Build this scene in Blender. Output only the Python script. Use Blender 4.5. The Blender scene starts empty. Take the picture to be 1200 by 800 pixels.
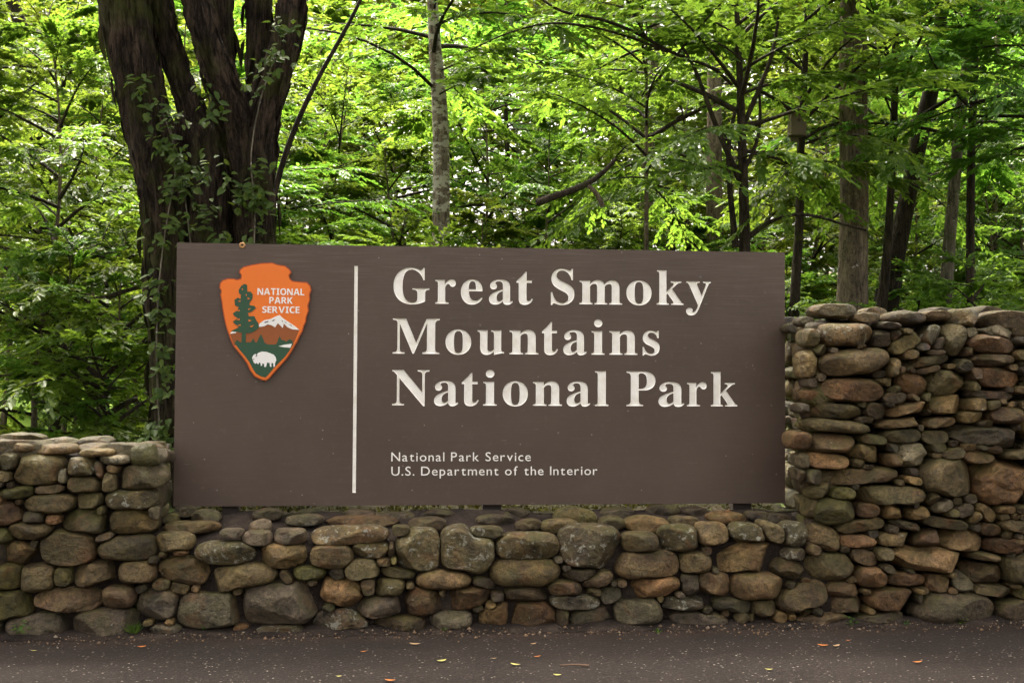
import bpy, bmesh, math, random
import numpy as np
from mathutils import Matrix, Vector, noise

sc = bpy.context.scene
col = sc.collection
R_ = math.radians

# ------------------------------------------------------------------ camera
FPX = 1400.0
PSI, PITCH, ROLL = R_(5.75), R_(1.75), R_(0.3)
CAM = np.array([-6.6*math.sin(PSI), -6.6*math.cos(PSI), 1.38])
FWD = np.array([math.sin(PSI)*math.cos(PITCH), math.cos(PSI)*math.cos(PITCH), math.sin(PITCH)])
_r0 = np.array([math.cos(PSI), -math.sin(PSI), 0.0])
_u0 = np.cross(_r0, FWD)
RGT = _r0*math.cos(ROLL) + _u0*math.sin(ROLL)
UPV = np.cross(RGT, FWD)
cd = bpy.data.cameras.new('camera')
cd.sensor_width = 36.0
cd.lens = FPX*36.0/1200.0
cd.clip_end = 2000.0
cam = bpy.data.objects.new('camera', cd)
col.objects.link(cam)
cam.matrix_world = Matrix(((RGT[0], UPV[0], -FWD[0], CAM[0]), (RGT[1], UPV[1], -FWD[1], CAM[1]),
                           (RGT[2], UPV[2], -FWD[2], CAM[2]), (0, 0, 0, 1)))
sc.camera = cam

# ------------------------------------------------------------------ sky, sun, exposure
SUN_EL, SUN_AZ = R_(63), R_(-18)       # azimuth from +Y, clockwise: high, beyond the wood and a little to the left
wd = bpy.data.worlds.new('World')
sc.world = wd
wd.use_nodes = True
wn = wd.node_tree
sky = wn.nodes.new('ShaderNodeTexSky')
sky.sky_type = 'NISHITA'
sky.sun_disc = False
sky.sun_elevation = SUN_EL
sky.sun_rotation = SUN_AZ
sky.air_density = 0.7
sky.dust_density = 9.0
sky.ozone_density = 0.5
hsv = wn.nodes.new('ShaderNodeHueSaturation')          # thin even cloud takes most of the blue out of the whole sky
hsv.inputs['Saturation'].default_value = 0.30
wrm = wn.nodes.new('ShaderNodeMix'); wrm.data_type = 'RGBA'; wrm.blend_type = 'MULTIPLY'
wrm.inputs[0].default_value = 1.0; wrm.inputs[7].default_value = (1.06, 0.985, 0.90, 1)
wn.links.new(sky.outputs[0], hsv.inputs['Color'])
wn.links.new(hsv.outputs[0], wrm.inputs[6])
wn.links.new(wrm.outputs[2], wn.nodes['Background'].inputs[0])
wn.nodes['Background'].inputs[1].default_value = 0.15
sl = bpy.data.lights.new('sun', 'SUN')
sl.energy = 3.9
sl.angle = R_(14)
sl.color = (1.0, 0.92, 0.80)
sun = bpy.data.objects.new('sun', sl)
col.objects.link(sun)
_sd = Vector((math.sin(SUN_AZ)*math.cos(SUN_EL), math.cos(SUN_AZ)*math.cos(SUN_EL), math.sin(SUN_EL)))
sun.rotation_euler = _sd.to_track_quat('Z', 'Y').to_euler()
sun.location = (0, -10, 20)
vs = sc.view_settings
vs.view_transform = 'Standard'
vs.look = 'None'
vs.exposure = 2.5
vs.gamma = 1.0
sc.cycles.use_denoising = True
sc.cycles.adaptive_threshold = 0.03
sc.cycles.max_bounces = 7
sc.cycles.diffuse_bounces = 6
sc.cycles.glossy_bounces = 2
sc.cycles.transmission_bounces = 4
sc.cycles.sample_clamp_indirect = 6.0

# ------------------------------------------------------------------ helpers
def at(px, py, Y):
    """world point where the sight line of photo pixel (px, py) meets the upright plane y = Y"""
    d = FWD*FPX + RGT*(px-600) + UPV*(400-py)
    return CAM + d*((Y-CAM[1])/d[1])

def mpp(p):
    """metres per photo pixel at world point p"""
    return float(np.dot(np.asarray(p)-CAM, FWD))/FPX

def tag(o, label=None, cat=None, group=None, kind=None):
    if label: o['label'] = label
    if cat: o['category'] = cat
    if group: o['group'] = group
    if kind: o['kind'] = kind
    return o

def link(name, me, parent=None, loc=None):
    o = bpy.data.objects.new(name, me)
    col.objects.link(o)
    if parent is not None: o.parent = parent
    if loc is not None: o.location = loc
    return o

def empty(name, loc):
    o = link(name, None, None, loc)
    o.empty_display_size = 0.1
    return o

def mesh(name, verts, faces, mat=None, smooth=False):
    me = bpy.data.meshes.new(name)
    me.from_pydata([tuple(map(float, v)) for v in verts], [], [tuple(map(int, f)) for f in faces])
    if mat: me.materials.append(mat)
    if smooth: me.polygons.foreach_set('use_smooth', [True]*len(me.polygons))
    me.update()
    return me

def qmesh(name, V, Q, mat=None, smooth=False):
    """fast mesh from arrays: V (n,3), Q (m,k) faces of k corners"""
    me = bpy.data.meshes.new(name)
    V = np.asarray(V, dtype=np.float32); Q = np.asarray(Q, dtype=np.int32)
    m, k = Q.shape
    me.vertices.add(len(V)); me.vertices.foreach_set('co', V.ravel())
    me.loops.add(m*k); me.loops.foreach_set('vertex_index', Q.ravel())
    me.polygons.add(m)
    me.polygons.foreach_set('loop_start', np.arange(0, m*k, k, dtype=np.int32))
    me.polygons.foreach_set('loop_total', np.full(m, k, dtype=np.int32))
    if smooth: me.polygons.foreach_set('use_smooth', np.ones(m, dtype=bool))
    if mat: me.materials.append(mat)
    me.update(calc_edges=True)
    return me

# ------------------------------------------------------------------ materials
class NT:
    def __init__(s, name):
        s.m = bpy.data.materials.new(name)
        s.m.use_nodes = True
        s.t = s.m.node_tree
        s.b = s.t.nodes['Principled BSDF']
        s.out = s.t.nodes['Material Output']
    def n(s, typ, **kw):
        nd = s.t.nodes.new('ShaderNode'+typ)
        for k, v in kw.items():
            if k.startswith('i_'):
                key = k[2:].replace('_', ' ')
                nd.inputs[int(key) if key.isdigit() else key].default_value = v
            else:
                setattr(nd, k, v)
        return nd
    def l(s, a, b): s.t.links.new(a, b)
    def noise(s, scale, detail=4, rough=0.55, vec=None, dist=0.0):
        nd = s.n('TexNoise', i_Scale=scale, i_Detail=detail, i_Roughness=rough, i_Distortion=dist)
        if vec is not None: s.l(vec, nd.inputs['Vector'])
        return nd.outputs['Fac']
    def ramp(s, fac, stops, interp='LINEAR'):
        nd = s.n('ValToRGB')
        nd.color_ramp.interpolation = interp
        el = nd.color_ramp.elements
        while len(el) < len(stops): el.new(0.5)
        for e, (p, c) in zip(el, stops):
            e.position = p
            e.color = tuple(c)+(1,) if len(c) == 3 else c
        s.l(fac, nd.inputs[0])
        return nd.outputs[0]
    def mix(s, fac, a, b, mode='MIX'):
        nd = s.n('Mix', data_type='RGBA', blend_type=mode)
        for v, i in ((fac, 0), (a, 6), (b, 7)):
            if isinstance(v, (int, float)): nd.inputs[i].default_value = v
            elif isinstance(v, tuple): nd.inputs[i].default_value = v+(1,) if len(v) == 3 else v
            else: s.l(v, nd.inputs[i])
        return nd.outputs[2]
    def math(s, op, a, b=None, clamp=False):
        nd = s.n('Math', operation=op, use_clamp=clamp)
        for i, v in enumerate((a, b)):
            if v is None: continue
            if isinstance(v, (int, float)): nd.inputs[i].default_value = v
            else: s.l(v, nd.inputs[i])
        return nd.outputs[0]
    def step(s, v, lo, hi):
        nd = s.n('MapRange', i_1=lo, i_2=hi)
        s.l(v, nd.inputs[0])
        return nd.outputs[0]
    def bump(s, h, strength, dist, prev=None):
        nd = s.n('Bump', i_Strength=strength, i_Distance=dist)
        s.l(h, nd.inputs['Height'])
        if prev is not None: s.l(prev, nd.inputs['Normal'])
        return nd.outputs[0]
    def coord(s, which='Object', scale=None, loc=None):
        tc = s.n('TexCoord')
        o = tc.outputs[which]
        if scale or loc:
            mp = s.n('Mapping')
            if scale: mp.inputs['Scale'].default_value = scale
            if loc: mp.inputs['Location'].default_value = loc
            s.l(o, mp.inputs[0]); o = mp.outputs[0]
        return o
    def done(s, color=None, rough=None, normal=None, spec=None):
        for v, k in ((color, 'Base Color'), (rough, 'Roughness'), (normal, 'Normal'), (spec, 'Specular IOR Level')):
            if v is None: continue
            if isinstance(v, (int, float)): s.b.inputs[k].default_value = v
            elif isinstance(v, tuple): s.b.inputs[k].default_value = v+(1,)
            else: s.l(v, s.b.inputs[k])
        return s.m

def mat_plain(name, c, rough=0.6, spec=0.4, var=0.15, scale=30, bump=0.0):
    t = NT(name)
    f = t.noise(scale, 5)
    c1 = t.mix(f, tuple(x*(1-var) for x in c), tuple(min(1, x*(1+var)) for x in c))
    nm = t.bump(t.noise(scale*4, 4), bump, 0.003) if bump else None
    return t.done(c1, rough, nm, spec)

def mat_stone():
    t = NT('river_stone')
    oi = t.n('ObjectInfo')
    geo = t.n('NewGeometry')
    # every stone reads the noise at its own offset
    off = t.n('VectorMath', operation='SCALE'); t.l(geo.outputs['Position'], off.inputs[0]); off.inputs[3].default_value = 1.0
    add = t.n('VectorMath', operation='ADD'); t.l(off.outputs[0], add.inputs[0])
    cmb = t.n('CombineXYZ'); rr = t.math('MULTIPLY', oi.outputs['Random'], 90.0)
    for i in range(3): t.l(rr, cmb.inputs[i])
    t.l(cmb.outputs[0], add.inputs[1])
    v = add.outputs[0]
    n1 = t.noise(7, 5, 0.6, v); n2 = t.noise(34, 6, 0.65, v); n3 = t.noise(150, 4, 0.6, v)
    base = oi.outputs['Color']
    c = t.mix(t.step(n1, 0.33, 0.68), t.mix(1.0, base, (0.42, 0.41, 0.40), 'MULTIPLY'), t.mix(1.0, base, (1.5, 1.42, 1.26), 'MULTIPLY'))
    c = t.mix(t.step(n2, 0.36, 0.66), t.mix(1.0, c, (0.62, 0.61, 0.60), 'MULTIPLY'), t.mix(1.0, c, (1.55, 1.5, 1.4), 'MULTIPLY'))
    c = t.mix(t.step(n3, 0.32, 0.52), t.mix(1.0, c, (0.42, 0.42, 0.42), 'MULTIPLY'), c)
    c = t.mix(t.math('MULTIPLY', t.step(t.noise(95, 5, 0.75, v), 0.60, 0.70), 0.55), c, t.mix(1.0, c, (2.3, 2.25, 2.1), 'MULTIPLY'))
    # rusty iron staining in blotches
    n4 = t.noise(5.0, 4, 0.6, v, 0.8)
    c = t.mix(t.math('MULTIPLY', t.step(n4, 0.56, 0.72), 0.55), c, (0.20, 0.085, 0.03))
    # olive algae film, most of it on faces that look up
    sep = t.n('SeparateXYZ'); t.l(geo.outputs['Normal'], sep.inputs[0])
    up = t.step(sep.outputs[2], -0.35, 0.9)
    alg = t.math('MULTIPLY', t.step(t.noise(9, 4, 0.6, v), 0.40, 0.66), t.math('ADD', t.math('MULTIPLY', up, 0.5), 0.12))
    c = t.mix(alg, c, (0.085, 0.085, 0.018))
    # pale lichen crust; the amount is each stone's own (alpha of the object colour)
    lw = t.noise(26, 5, 0.7, v, 0.3)
    lic = t.math('GREATER_THAN', t.math('ADD', lw, t.math('MULTIPLY', oi.outputs['Alpha'], 0.16)), 0.745)
    c = t.mix(t.math('MULTIPLY', lic, 0.7), c, (0.34, 0.34, 0.27))
    vo = t.n('TexVoronoi', i_Scale=5.0); vo.feature = 'DISTANCE_TO_EDGE'
    ds = t.n('VectorMath', operation='ADD'); t.l(v, ds.inputs[0])
    nv = t.n('TexNoise', i_Scale=9.0); t.l(v, nv.inputs[0])
    sc2 = t.n('VectorMath', operation='SCALE'); t.l(nv.outputs['Color'], sc2.inputs[0]); sc2.inputs[3].default_value = 0.22
    t.l(sc2.outputs[0], ds.inputs[1]); t.l(ds.outputs[0], vo.inputs['Vector'])
    crack = t.math('MULTIPLY', t.math('LESS_THAN', vo.outputs['Distance'], 0.012), t.step(n1, 0.52, 0.6))
    c = t.mix(t.math('MULTIPLY', crack, 0.6), c, (0.02, 0.017, 0.014))
    h = t.math('ADD', t.math('MULTIPLY', n2, 1.0), t.math('MULTIPLY', n1, 1.2))
    nm = t.bump(h, 0.9, 0.035)
    nm = t.bump(n3, 0.7, 0.008, nm)
    nm = t.bump(t.math('MULTIPLY', crack, -1.0), 0.6, 0.008, nm)
    ro = t.step(n2, 0.2, 0.9)
    return t.done(c, t.math('ADD', t.math('MULTIPLY', ro, 0.35), 0.38), nm, 0.35)

def mat_mortar():
    t = NT('earthy_mortar')
    v = t.coord('Object')
    n1 = t.noise(6, 5, 0.6, v); n2 = t.noise(45, 6, 0.7, v); n3 = t.noise(160, 3, 0.6, v)
    c = t.ramp(n1, [(0.3, (0.014, 0.010, 0.008)), (0.55, (0.034, 0.025, 0.019)), (0.75, (0.070, 0.054, 0.041))])
    c = t.mix(t.step(n2, 0.45, 0.75), c, t.mix(1.0, c, (1.7, 1.65, 1.6), 'MULTIPLY'))
    c = t.mix(t.step(n3, 0.64, 0.70), c, (0.20, 0.17, 0.14))
    nm = t.bump(n2, 0.9, 0.03); nm = t.bump(n3, 0.5, 0.008, nm)
    return t.done(c, 0.9, nm, 0.2)

def mat_asphalt():
    t = NT('asphalt')
    v = t.coord('Object')
    n1 = t.noise(0.9, 5, 0.6, v); n2 = t.noise(60, 4, 0.6, v)
    vo = t.n('TexVoronoi', i_Scale=74.0); t.l(v, vo.inputs['Vector'])
    c = t.ramp(n1, [(0.3, (0.0135, 0.0102, 0.0086)), (0.7, (0.024, 0.0182, 0.0152))])
    c = t.mix(t.step(n2, 0.35, 0.7), t.mix(1.0, c, (0.7, 0.7, 0.7), 'MULTIPLY'), t.mix(1.0, c, (1.3, 1.28, 1.25), 'MULTIPLY'))
    sepc = t.n('SeparateXYZ'); t.l(vo.outputs['Color'], sepc.inputs[0])
    chip = t.math('MULTIPLY', t.math('GREATER_THAN', sepc.outputs[0], 0.95), t.math('LESS_THAN', vo.outputs['Distance'], 0.40))
    chip2 = t.math('MULTIPLY', t.math('GREATER_THAN', sepc.outputs[1], 0.82), t.math('LESS_THAN', vo.outputs['Distance'], 0.4))
    c = t.mix(t.math('MULTIPLY', chip2, 0.5), c, (0.07, 0.056, 0.048))
    c = t.mix(t.math('MULTIPLY', chip, t.math('MULTIPLY', t.step(t.noise(7, 5, 0.7, v), 0.36, 0.60), 0.8)), c, (0.30, 0.27, 0.23))
    # earth washed out of the wall lies along its foot
    sp = t.n('SeparateXYZ'); t.l(v, sp.inputs[0])
    edge = t.step(t.math('ADD', sp.outputs[1], t.math('MULTIPLY', t.math('SUBTRACT', t.noise(3.2, 4, 0.6, v), 0.5), 0.55)), -0.30, -0.02)
    c = t.mix(t.math('MULTIPLY', edge, 0.75), c, (0.034, 0.023, 0.017))
    nm = t.bump(vo.outputs['Distance'], 0.35, 0.006); nm = t.bump(n2, 0.4, 0.006, nm)
    return t.done(c, 0.85, nm, 0.15)

def mat_board():
    t = NT('brown_sign_board')
    v = t.coord('Object')
    vs_ = t.coord('Object', (0.6, 1, 38))
    n1 = t.noise(1.3, 4, 0.6, v); n2 = t.noise(5, 5, 0.6, vs_); n3 = t.noise(24, 5, 0.65, v)
    c = t.ramp(n1, [(0.3, (0.064, 0.043, 0.032)), (0.7, (0.086, 0.059, 0.044))])
    sp = t.n('SeparateXYZ'); t.l(v, sp.inputs[0])
    topw = t.step(sp.outputs[2], 0.9, 1.5)
    c = t.mix(t.math('MULTIPLY', t.step(n2, 0.5, 0.72), t.math('ADD', t.math('MULTIPLY', topw, 0.42), 0.10)), c, (0.165, 0.135, 0.12))
    c = t.mix(t.math('MULTIPLY', t.step(n3, 0.55, 0.8), 0.35), c, (0.135, 0.105, 0.09))
    # scratches: thin slices through stretched, turned noise
    acc = None
    for rot, sc_, lo in ((0.15, (2.2, 1, 26), 0.71), (-0.5, (3.0, 1, 30), 0.725), (1.2, (3, 1, 34), 0.735), (0.02, (1.2, 1, 40), 0.715)):
        mp = t.n('Mapping'); mp.inputs['Rotation'].default_value = (0, rot, 0); mp.inputs['Scale'].default_value = sc_
        t.l(t.n('TexCoord').outputs['Object'], mp.inputs[0])
        s_ = t.step(t.noise(2.6, 3, 0.75, mp.outputs[0]), lo, lo+0.035)
        acc = s_ if acc is None else t.math('MAXIMUM', acc, s_)
    vo = t.n('TexVoronoi', i_Scale=11.0); t.l(v, vo.inputs['Vector'])
    dots = t.math('LESS_THAN', vo.outputs['Distance'], 0.045)
    acc = t.math('MAXIMUM', acc, t.math('MULTIPLY', dots, 0.8))
    c = t.mix(t.math('MULTIPLY', acc, 0.6), c, (0.36, 0.33, 0.30))
    nm = t.bump(n2, 0.12, 0.004); nm = t.bump(acc, -0.2, 0.002, nm)
    return t.done(c, t.math('ADD', t.math('MULTIPLY', n3, 0.25), 0.36), nm, 0.4)

def mat_letter():
    t = NT('cream_letter_paint')
    v = t.coord('Object')
    n1 = t.noise(14, 5, 0.65, v); n2 = t.noise(70, 4, 0.6, v)
    c = t.ramp(n1, [(0.3, (0.76, 0.72, 0.64)), (0.55, (0.87, 0.85, 0.79)), (0.8, (0.90, 0.885, 0.84))])
    c = t.mix(t.math('MULTIPLY', t.step(n2, 0.6, 0.8), 0.35), c, (0.42, 0.36, 0.28))
    return t.done(c, 0.55, None, 0.35)

def mat_bark(name, dark, light, moss=0.0, lichen=0.0, vscale=1.0, depth=0.03):
    t = NT(name)
    v = t.coord('Object', (9*vscale, 9*vscale, 1.3*vscale))
    v2 = t.coord('Object')
    n1 = t.noise(1.6, 6, 0.65, v, 0.4); n2 = t.noise(6, 5, 0.65, v); n3 = t.noise(2.2, 4, 0.6, v2)
    c = t.ramp(n1, [(0.32, tuple(x*0.35 for x in dark)), (0.48, dark), (0.68, light)])
    c = t.mix(t.math('MULTIPLY', t.step(n2, 0.5, 0.75), 0.5), c, tuple(min(1, x*1.35) for x in light))
    c = t.mix(t.math('MULTIPLY', t.step(n3, 0.5, 0.7), 0.4), c, tuple(x*0.6 for x in dark))
    n5 = t.noise(3.2, 6, 0.7, t.coord('Object', (5*vscale, 5*vscale, 2.2*vscale)), 1.2)
    c = t.mix(t.step(n5, 0.36, 0.50), t.mix(1.0, c, (0.3, 0.3, 0.3), 'MULTIPLY'), c)
    if moss:
        c = t.mix(t.math('MULTIPLY', t.step(t.noise(3.1, 5, 0.65, v2, 0.5), 0.62-0.2*moss, 0.72), 0.8), c, (0.045, 0.052, 0.010))
    if lichen:
        ln = t.noise(7, 5, 0.7, t.coord('Object', (1, 1, 1.6)))
        c = t.mix(t.math('MULTIPLY', t.step(ln, 0.66-0.2*lichen, 0.70-0.2*lichen), 0.75), c, (0.42, 0.40, 0.35))
    nm = t.bump(n1, 0.9, depth); nm = t.bump(n2, 0.6, depth*0.3, nm)
    return t.done(c, 0.9, nm, 0.15)

def mat_leaf(name, lo, mid, hi, trans=0.45, gain=1.7, rough=0.42):
    t = NT(name)
    geo = t.n('NewGeometry'); oi = t.n('ObjectInfo')
    c = t.ramp(geo.outputs['Random Per Island'], [(0.0, lo), (0.5, mid), (1.0, hi)])
    hs = t.n('HueSaturation'); t.l(c, hs.inputs['Color'])
    t.l(t.math('ADD', t.math('MULTIPLY', oi.outputs['Random'], 0.05), 0.475), hs.inputs['Hue'])
    t.l(t.math('ADD', t.math('MULTIPLY', oi.outputs['Random'], 0.4), 0.8), hs.inputs['Value'])
    c = hs.outputs[0]
    t.done(c, rough, None, 0.22)
    tr = t.n('BsdfTranslucent')
    t.l(t.mix(1.0, c, (gain*1.14, gain, gain*0.68), 'MULTIPLY'), tr.inputs[0])
    mx = t.n('MixShader', i_0=trans)
    t.l(t.b.outputs[0], mx.inputs[1]); t.l(tr.outputs[0], mx.inputs[2]); t.l(mx.outputs[0], t.out.inputs[0])
    return t.m

def mat_ground():
    t = NT('forest_floor')
    v = t.coord('Object')
    n1 = t.noise(0.35, 5, 0.6, v); n2 = t.noise(8, 5, 0.65, v)
    c = t.ramp(n2, [(0.3, (0.018, 0.014, 0.009)), (0.6, (0.055, 0.040, 0.024))])
    c = t.mix(t.step(n1, 0.42, 0.60), c, (0.05, 0.085, 0.016))
    return t.done(c, 0.95, t.bump(n2, 0.8, 0.06), 0.1)

def mat_moss():
    t = NT('moss_bed')
    v = t.coord('Object')
    n1 = t.noise(4, 5, 0.6, v); n2 = t.noise(60, 5, 0.7, v)
    c = t.ramp(n2, [(0.35, (0.008, 0.007, 0.004)), (0.52, (0.020, 0.018, 0.006)), (0.72, (0.045, 0.042, 0.010))])
    c = t.mix(t.step(n1, 0.55, 0.7), c, (0.045, 0.032, 0.022))
    return t.done(c, 0.95, t.bump(n2, 1.0, 0.03), 0.1)

M = dict(stone=mat_stone(), mortar=mat_mortar(), asphalt=mat_asphalt(), board=mat_board(), letter=mat_letter(),
         ground=mat_ground(), moss=mat_moss(),
         bark_old=mat_bark('old_shaggy_bark', (0.019, 0.013, 0.009), (0.088, 0.062, 0.044), 0.75, 0, 1.7, 0.06),
         bark_grey=mat_bark('grey_brown_bark', (0.11, 0.086, 0.062), (0.20, 0.16, 0.115), 0.15, 0.1, 1.6, 0.015),
         bark_lichen=mat_bark('lichened_bark', (0.13, 0.10, 0.08), (0.26, 0.22, 0.18), 0.0, 0.8, 1.5, 0.01),
         bark_dark=mat_bark('dark_bark', (0.022, 0.017, 0.012), (0.055, 0.042, 0.030), 0.2, 0, 2.0, 0.01),
         bark_pale=mat_bark('pale_bark', (0.10, 0.088, 0.066), (0.19, 0.165, 0.125), 0.3, 0.25, 1.6, 0.01),
         leaf_bright=mat_leaf('bright_leaf', (0.048, 0.098, 0.013), (0.070, 0.134, 0.018), (0.100, 0.172, 0.024), 0.55, 1.7),
         leaf_mid=mat_leaf('mid_leaf', (0.044, 0.090, 0.012), (0.064, 0.122, 0.016), (0.090, 0.155, 0.021), 0.54, 1.9),
         leaf_dark=mat_leaf('dark_leaf', (0.030, 0.066, 0.013), (0.046, 0.092, 0.018), (0.064, 0.118, 0.023), 0.48, 1.8, 0.35),
         leaf_ivy=mat_leaf('vine_leaf', (0.030, 0.075, 0.012), (0.048, 0.105, 0.018), (0.07, 0.13, 0.022), 0.4, 1.6, 0.6),
         post=mat_plain('dark_brown_post', (0.050, 0.038, 0.032), 0.7, 0.3),
         orange=mat_plain('orange_paint', (0.76, 0.165, 0.012), 0.42, 0.45, 0.06, 12),
         orange_edge=mat_plain('dark_orange_edge', (0.42, 0.075, 0.012), 0.5, 0.4, 0.2, 20),
         rust=mat_plain('rust_brown_paint', (0.27, 0.075, 0.016), 0.45, 0.4, 0.08, 14),
         green=mat_plain('forest_green_paint', (0.022, 0.072, 0.036), 0.45, 0.4, 0.1, 14),
         white=mat_plain('white_paint', (0.80, 0.79, 0.76), 0.5, 0.4, 0.05, 20),
         greyline=mat_plain('grey_shading_paint', (0.12, 0.12, 0.11), 0.5, 0.4, 0.1, 20),
         tan=mat_plain('tan_wood', (0.42, 0.24, 0.10), 0.7, 0.3, 0.25, 60),
         birdbox=mat_plain('weathered_timber', (0.13, 0.105, 0.075), 0.85, 0.2, 0.3, 18, 0.4),
         leaf_tan=mat_plain('dry_leaf', (0.36, 0.24, 0.13), 0.75, 0.2, 0.3, 60),
         leaf_orange=mat_plain('orange_dry_leaf', (0.42, 0.15, 0.035), 0.7, 0.2, 0.3, 60),
         leaf_yellow=mat_plain('yellow_green_leaf', (0.36, 0.34, 0.10), 0.7, 0.2, 0.25, 60),
         leaf_red=mat_plain('red_brown_leaf', (0.20, 0.055, 0.025), 0.7, 0.2, 0.3, 60),
         twig=mat_plain('twig_bark', (0.12, 0.075, 0.05), 0.85, 0.2, 0.3, 60),
         grass=mat_leaf('grass_blade', (0.055, 0.10, 0.015), (0.08, 0.14, 0.02), (0.12, 0.17, 0.03), 0.4, 1.5))

# ------------------------------------------------------------------ ground and road
def ground_z(x, y):
    s = min(1.0, max(0.0, (y-0.15)/0.5)); s = s*s*(3-2*s)
    z = -0.03 + 0.42*s
    if y > 7:
        right = 1/(1+math.exp(-(x-1.5)/3.0))
        z += (0.045+0.105*right)*min(y-7, 40)
    if y > 1: z += 0.10*noise.noise((x*0.35, y*0.35, 0.0))*min(1, (y-1)/3)
    return z

def axis(lo, hi, dense_lo, dense_hi, step):
    a = list(np.arange(dense_lo, dense_hi+1e-6, step))
    v, s = dense_lo, step
    while v > lo: s *= 1.35; v -= s; a.insert(0, v)
    v, s = dense_hi, step
    while v < hi: s *= 1.35; v += s; a.append(v)
    return a
xs, ys = axis(-400, 400, -22, 30, 0.8), axis(-300, 500, -0.6, 46, 0.4)
gv = [(x, y, ground_z(x, y)) for y in ys for x in xs]
nx = len(xs)
gf = [(j*nx+i, j*nx+i+1, (j+1)*nx+i+1, (j+1)*nx+i) for j in range(len(ys)-1) for i in range(nx-1)]
tag(link('ground', mesh('ground', gv, gf, M['ground'], True)), kind='structure')
rv = [(x, y, 0.0) for y in (-14, -4, 0.12) for x in (-120, -30, -6, 6, 30, 120)]
rf = [(j*6+i, j*6+i+1, (j+1)*6+i+1, (j+1)*6+i) for j in range(2) for i in range(5)]
tag(link('road', mesh('road', rv, rf, M['asphalt'])), kind='structure')

lx, ly = np.arange(-34, -4.9, 1.0), np.arange(9, 42, 1.0)
lv = [(x, y, ground_z(x, y)+0.03) for y in ly for x in lx]
lf = [(j*len(lx)+i, j*len(lx)+i+1, (j+1)*len(lx)+i+1, (j+1)*len(lx)+i) for j in range(len(ly)-1) for i in range(len(lx)-1)]
tag(link('lawn', mesh('lawn', lv, lf, mat_plain('lawn_grass', (0.10, 0.17, 0.020), 0.9, 0.1, 0.35, 3, 0.0), True)), kind='structure')

# ------------------------------------------------------------------ stones
def fbm_dirs(rng, k=5):
    return rng.normal(size=(k, 3)), rng.uniform(0, 6.28, k)

def ico(sub):
    bm = bmesh.new(); bmesh.ops.create_icosphere(bm, subdivisions=sub, radius=1.0)
    V = np.array([v.co[:] for v in bm.verts]); F = np.array([[v.index for v in f.verts] for f in bm.faces]); bm.free()
    return V, F
ICO5, ICO4, ICO3 = ico(5), ico(4), ico(3)

PAL = dict(o=(0.118, 0.099, 0.056), t=(0.185, 0.136, 0.074), g=(0.112, 0.098, 0.080), p=(0.26, 0.160, 0.092), r=(0.135, 0.085, 0.050),
           d=(0.062, 0.050, 0.038), w=(0.20, 0.19, 0.15), m=(0.088, 0.084, 0.032), b=(0.114, 0.083, 0.052))

def stone_mesh(Rth, D, rng, angular, ball=ICO4, lump=0.05):
    """Rth: outline radii over 48 angles in the (u, v) plane; D: half depth. Local axes u, n (outwards = -y), v"""
    V, F = ball
    th = np.arctan2(V[:, 2], V[:, 0]) % (2*math.pi)
    c = np.sqrt(V[:, 0]**2+V[:, 2]**2)
    K = len(Rth)
    x = th/(2*math.pi)*K
    i0 = np.floor(x).astype(int) % K
    fr = x-np.floor(x)
    R = Rth[i0]*(1-fr)+Rth[(i0+1) % K]*fr
    kc = rng.uniform(0.48, 0.70)
    rad = R*c**kc
    P = np.stack([rad*np.cos(th), np.sign(V[:, 1])*np.abs(V[:, 1])**rng.uniform(0.62, 0.85)*D, rad*np.sin(th)], 1)
    size = float(np.mean(Rth))
    for _ in range(8 if angular else rng.integers(1, 5)):      # broken faces
        fl = 0.75 if angular else 0.5
        n = np.array([rng.normal()*fl, -abs(rng.normal())*0.9-(0.2 if angular else 0.4), rng.normal()*fl]); n /= np.linalg.norm(n)
        lim = np.max(P@n)*rng.uniform(0.66, 0.88)
        ov = np.clip(P@n-lim, 0, None)
        P -= np.outer(ov*0.96, n)
    q = P/size
    d = np.zeros(len(P))
    for fq, am in ((1.6, 1.0), (3.2, 0.55), (6.5, 0.32), (12.0, 0.2), (21.0, 0.11)):
        for _ in range(3):
            w = rng.normal(size=3); w /= np.linalg.norm(w)
            d += am*np.sin(q@w*fq+rng.uniform(0, 6.28))/3
    if angular:                                              # a ledge or split across the face
        w = np.array([rng.normal()*0.35, 0.25*rng.normal(), 1.0]); w /= np.linalg.norm(w)
        ph = q@w-rng.uniform(-0.35, 0.35)+0.06*np.sin(q[:, 0]*5+rng.uniform(0, 6))
        d -= 1.1*np.exp(-(ph/0.07)**2)*(q[:, 1] < 0)
        d += np.where(ph > 0, 0.5, -0.5)*np.exp(-(ph/0.6)**2)
    P += (V*np.array([1, 0.9, 1]))*(d*size*lump)[:, None]
    return qmesh('stone', P, F, M['stone'], True)

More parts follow.
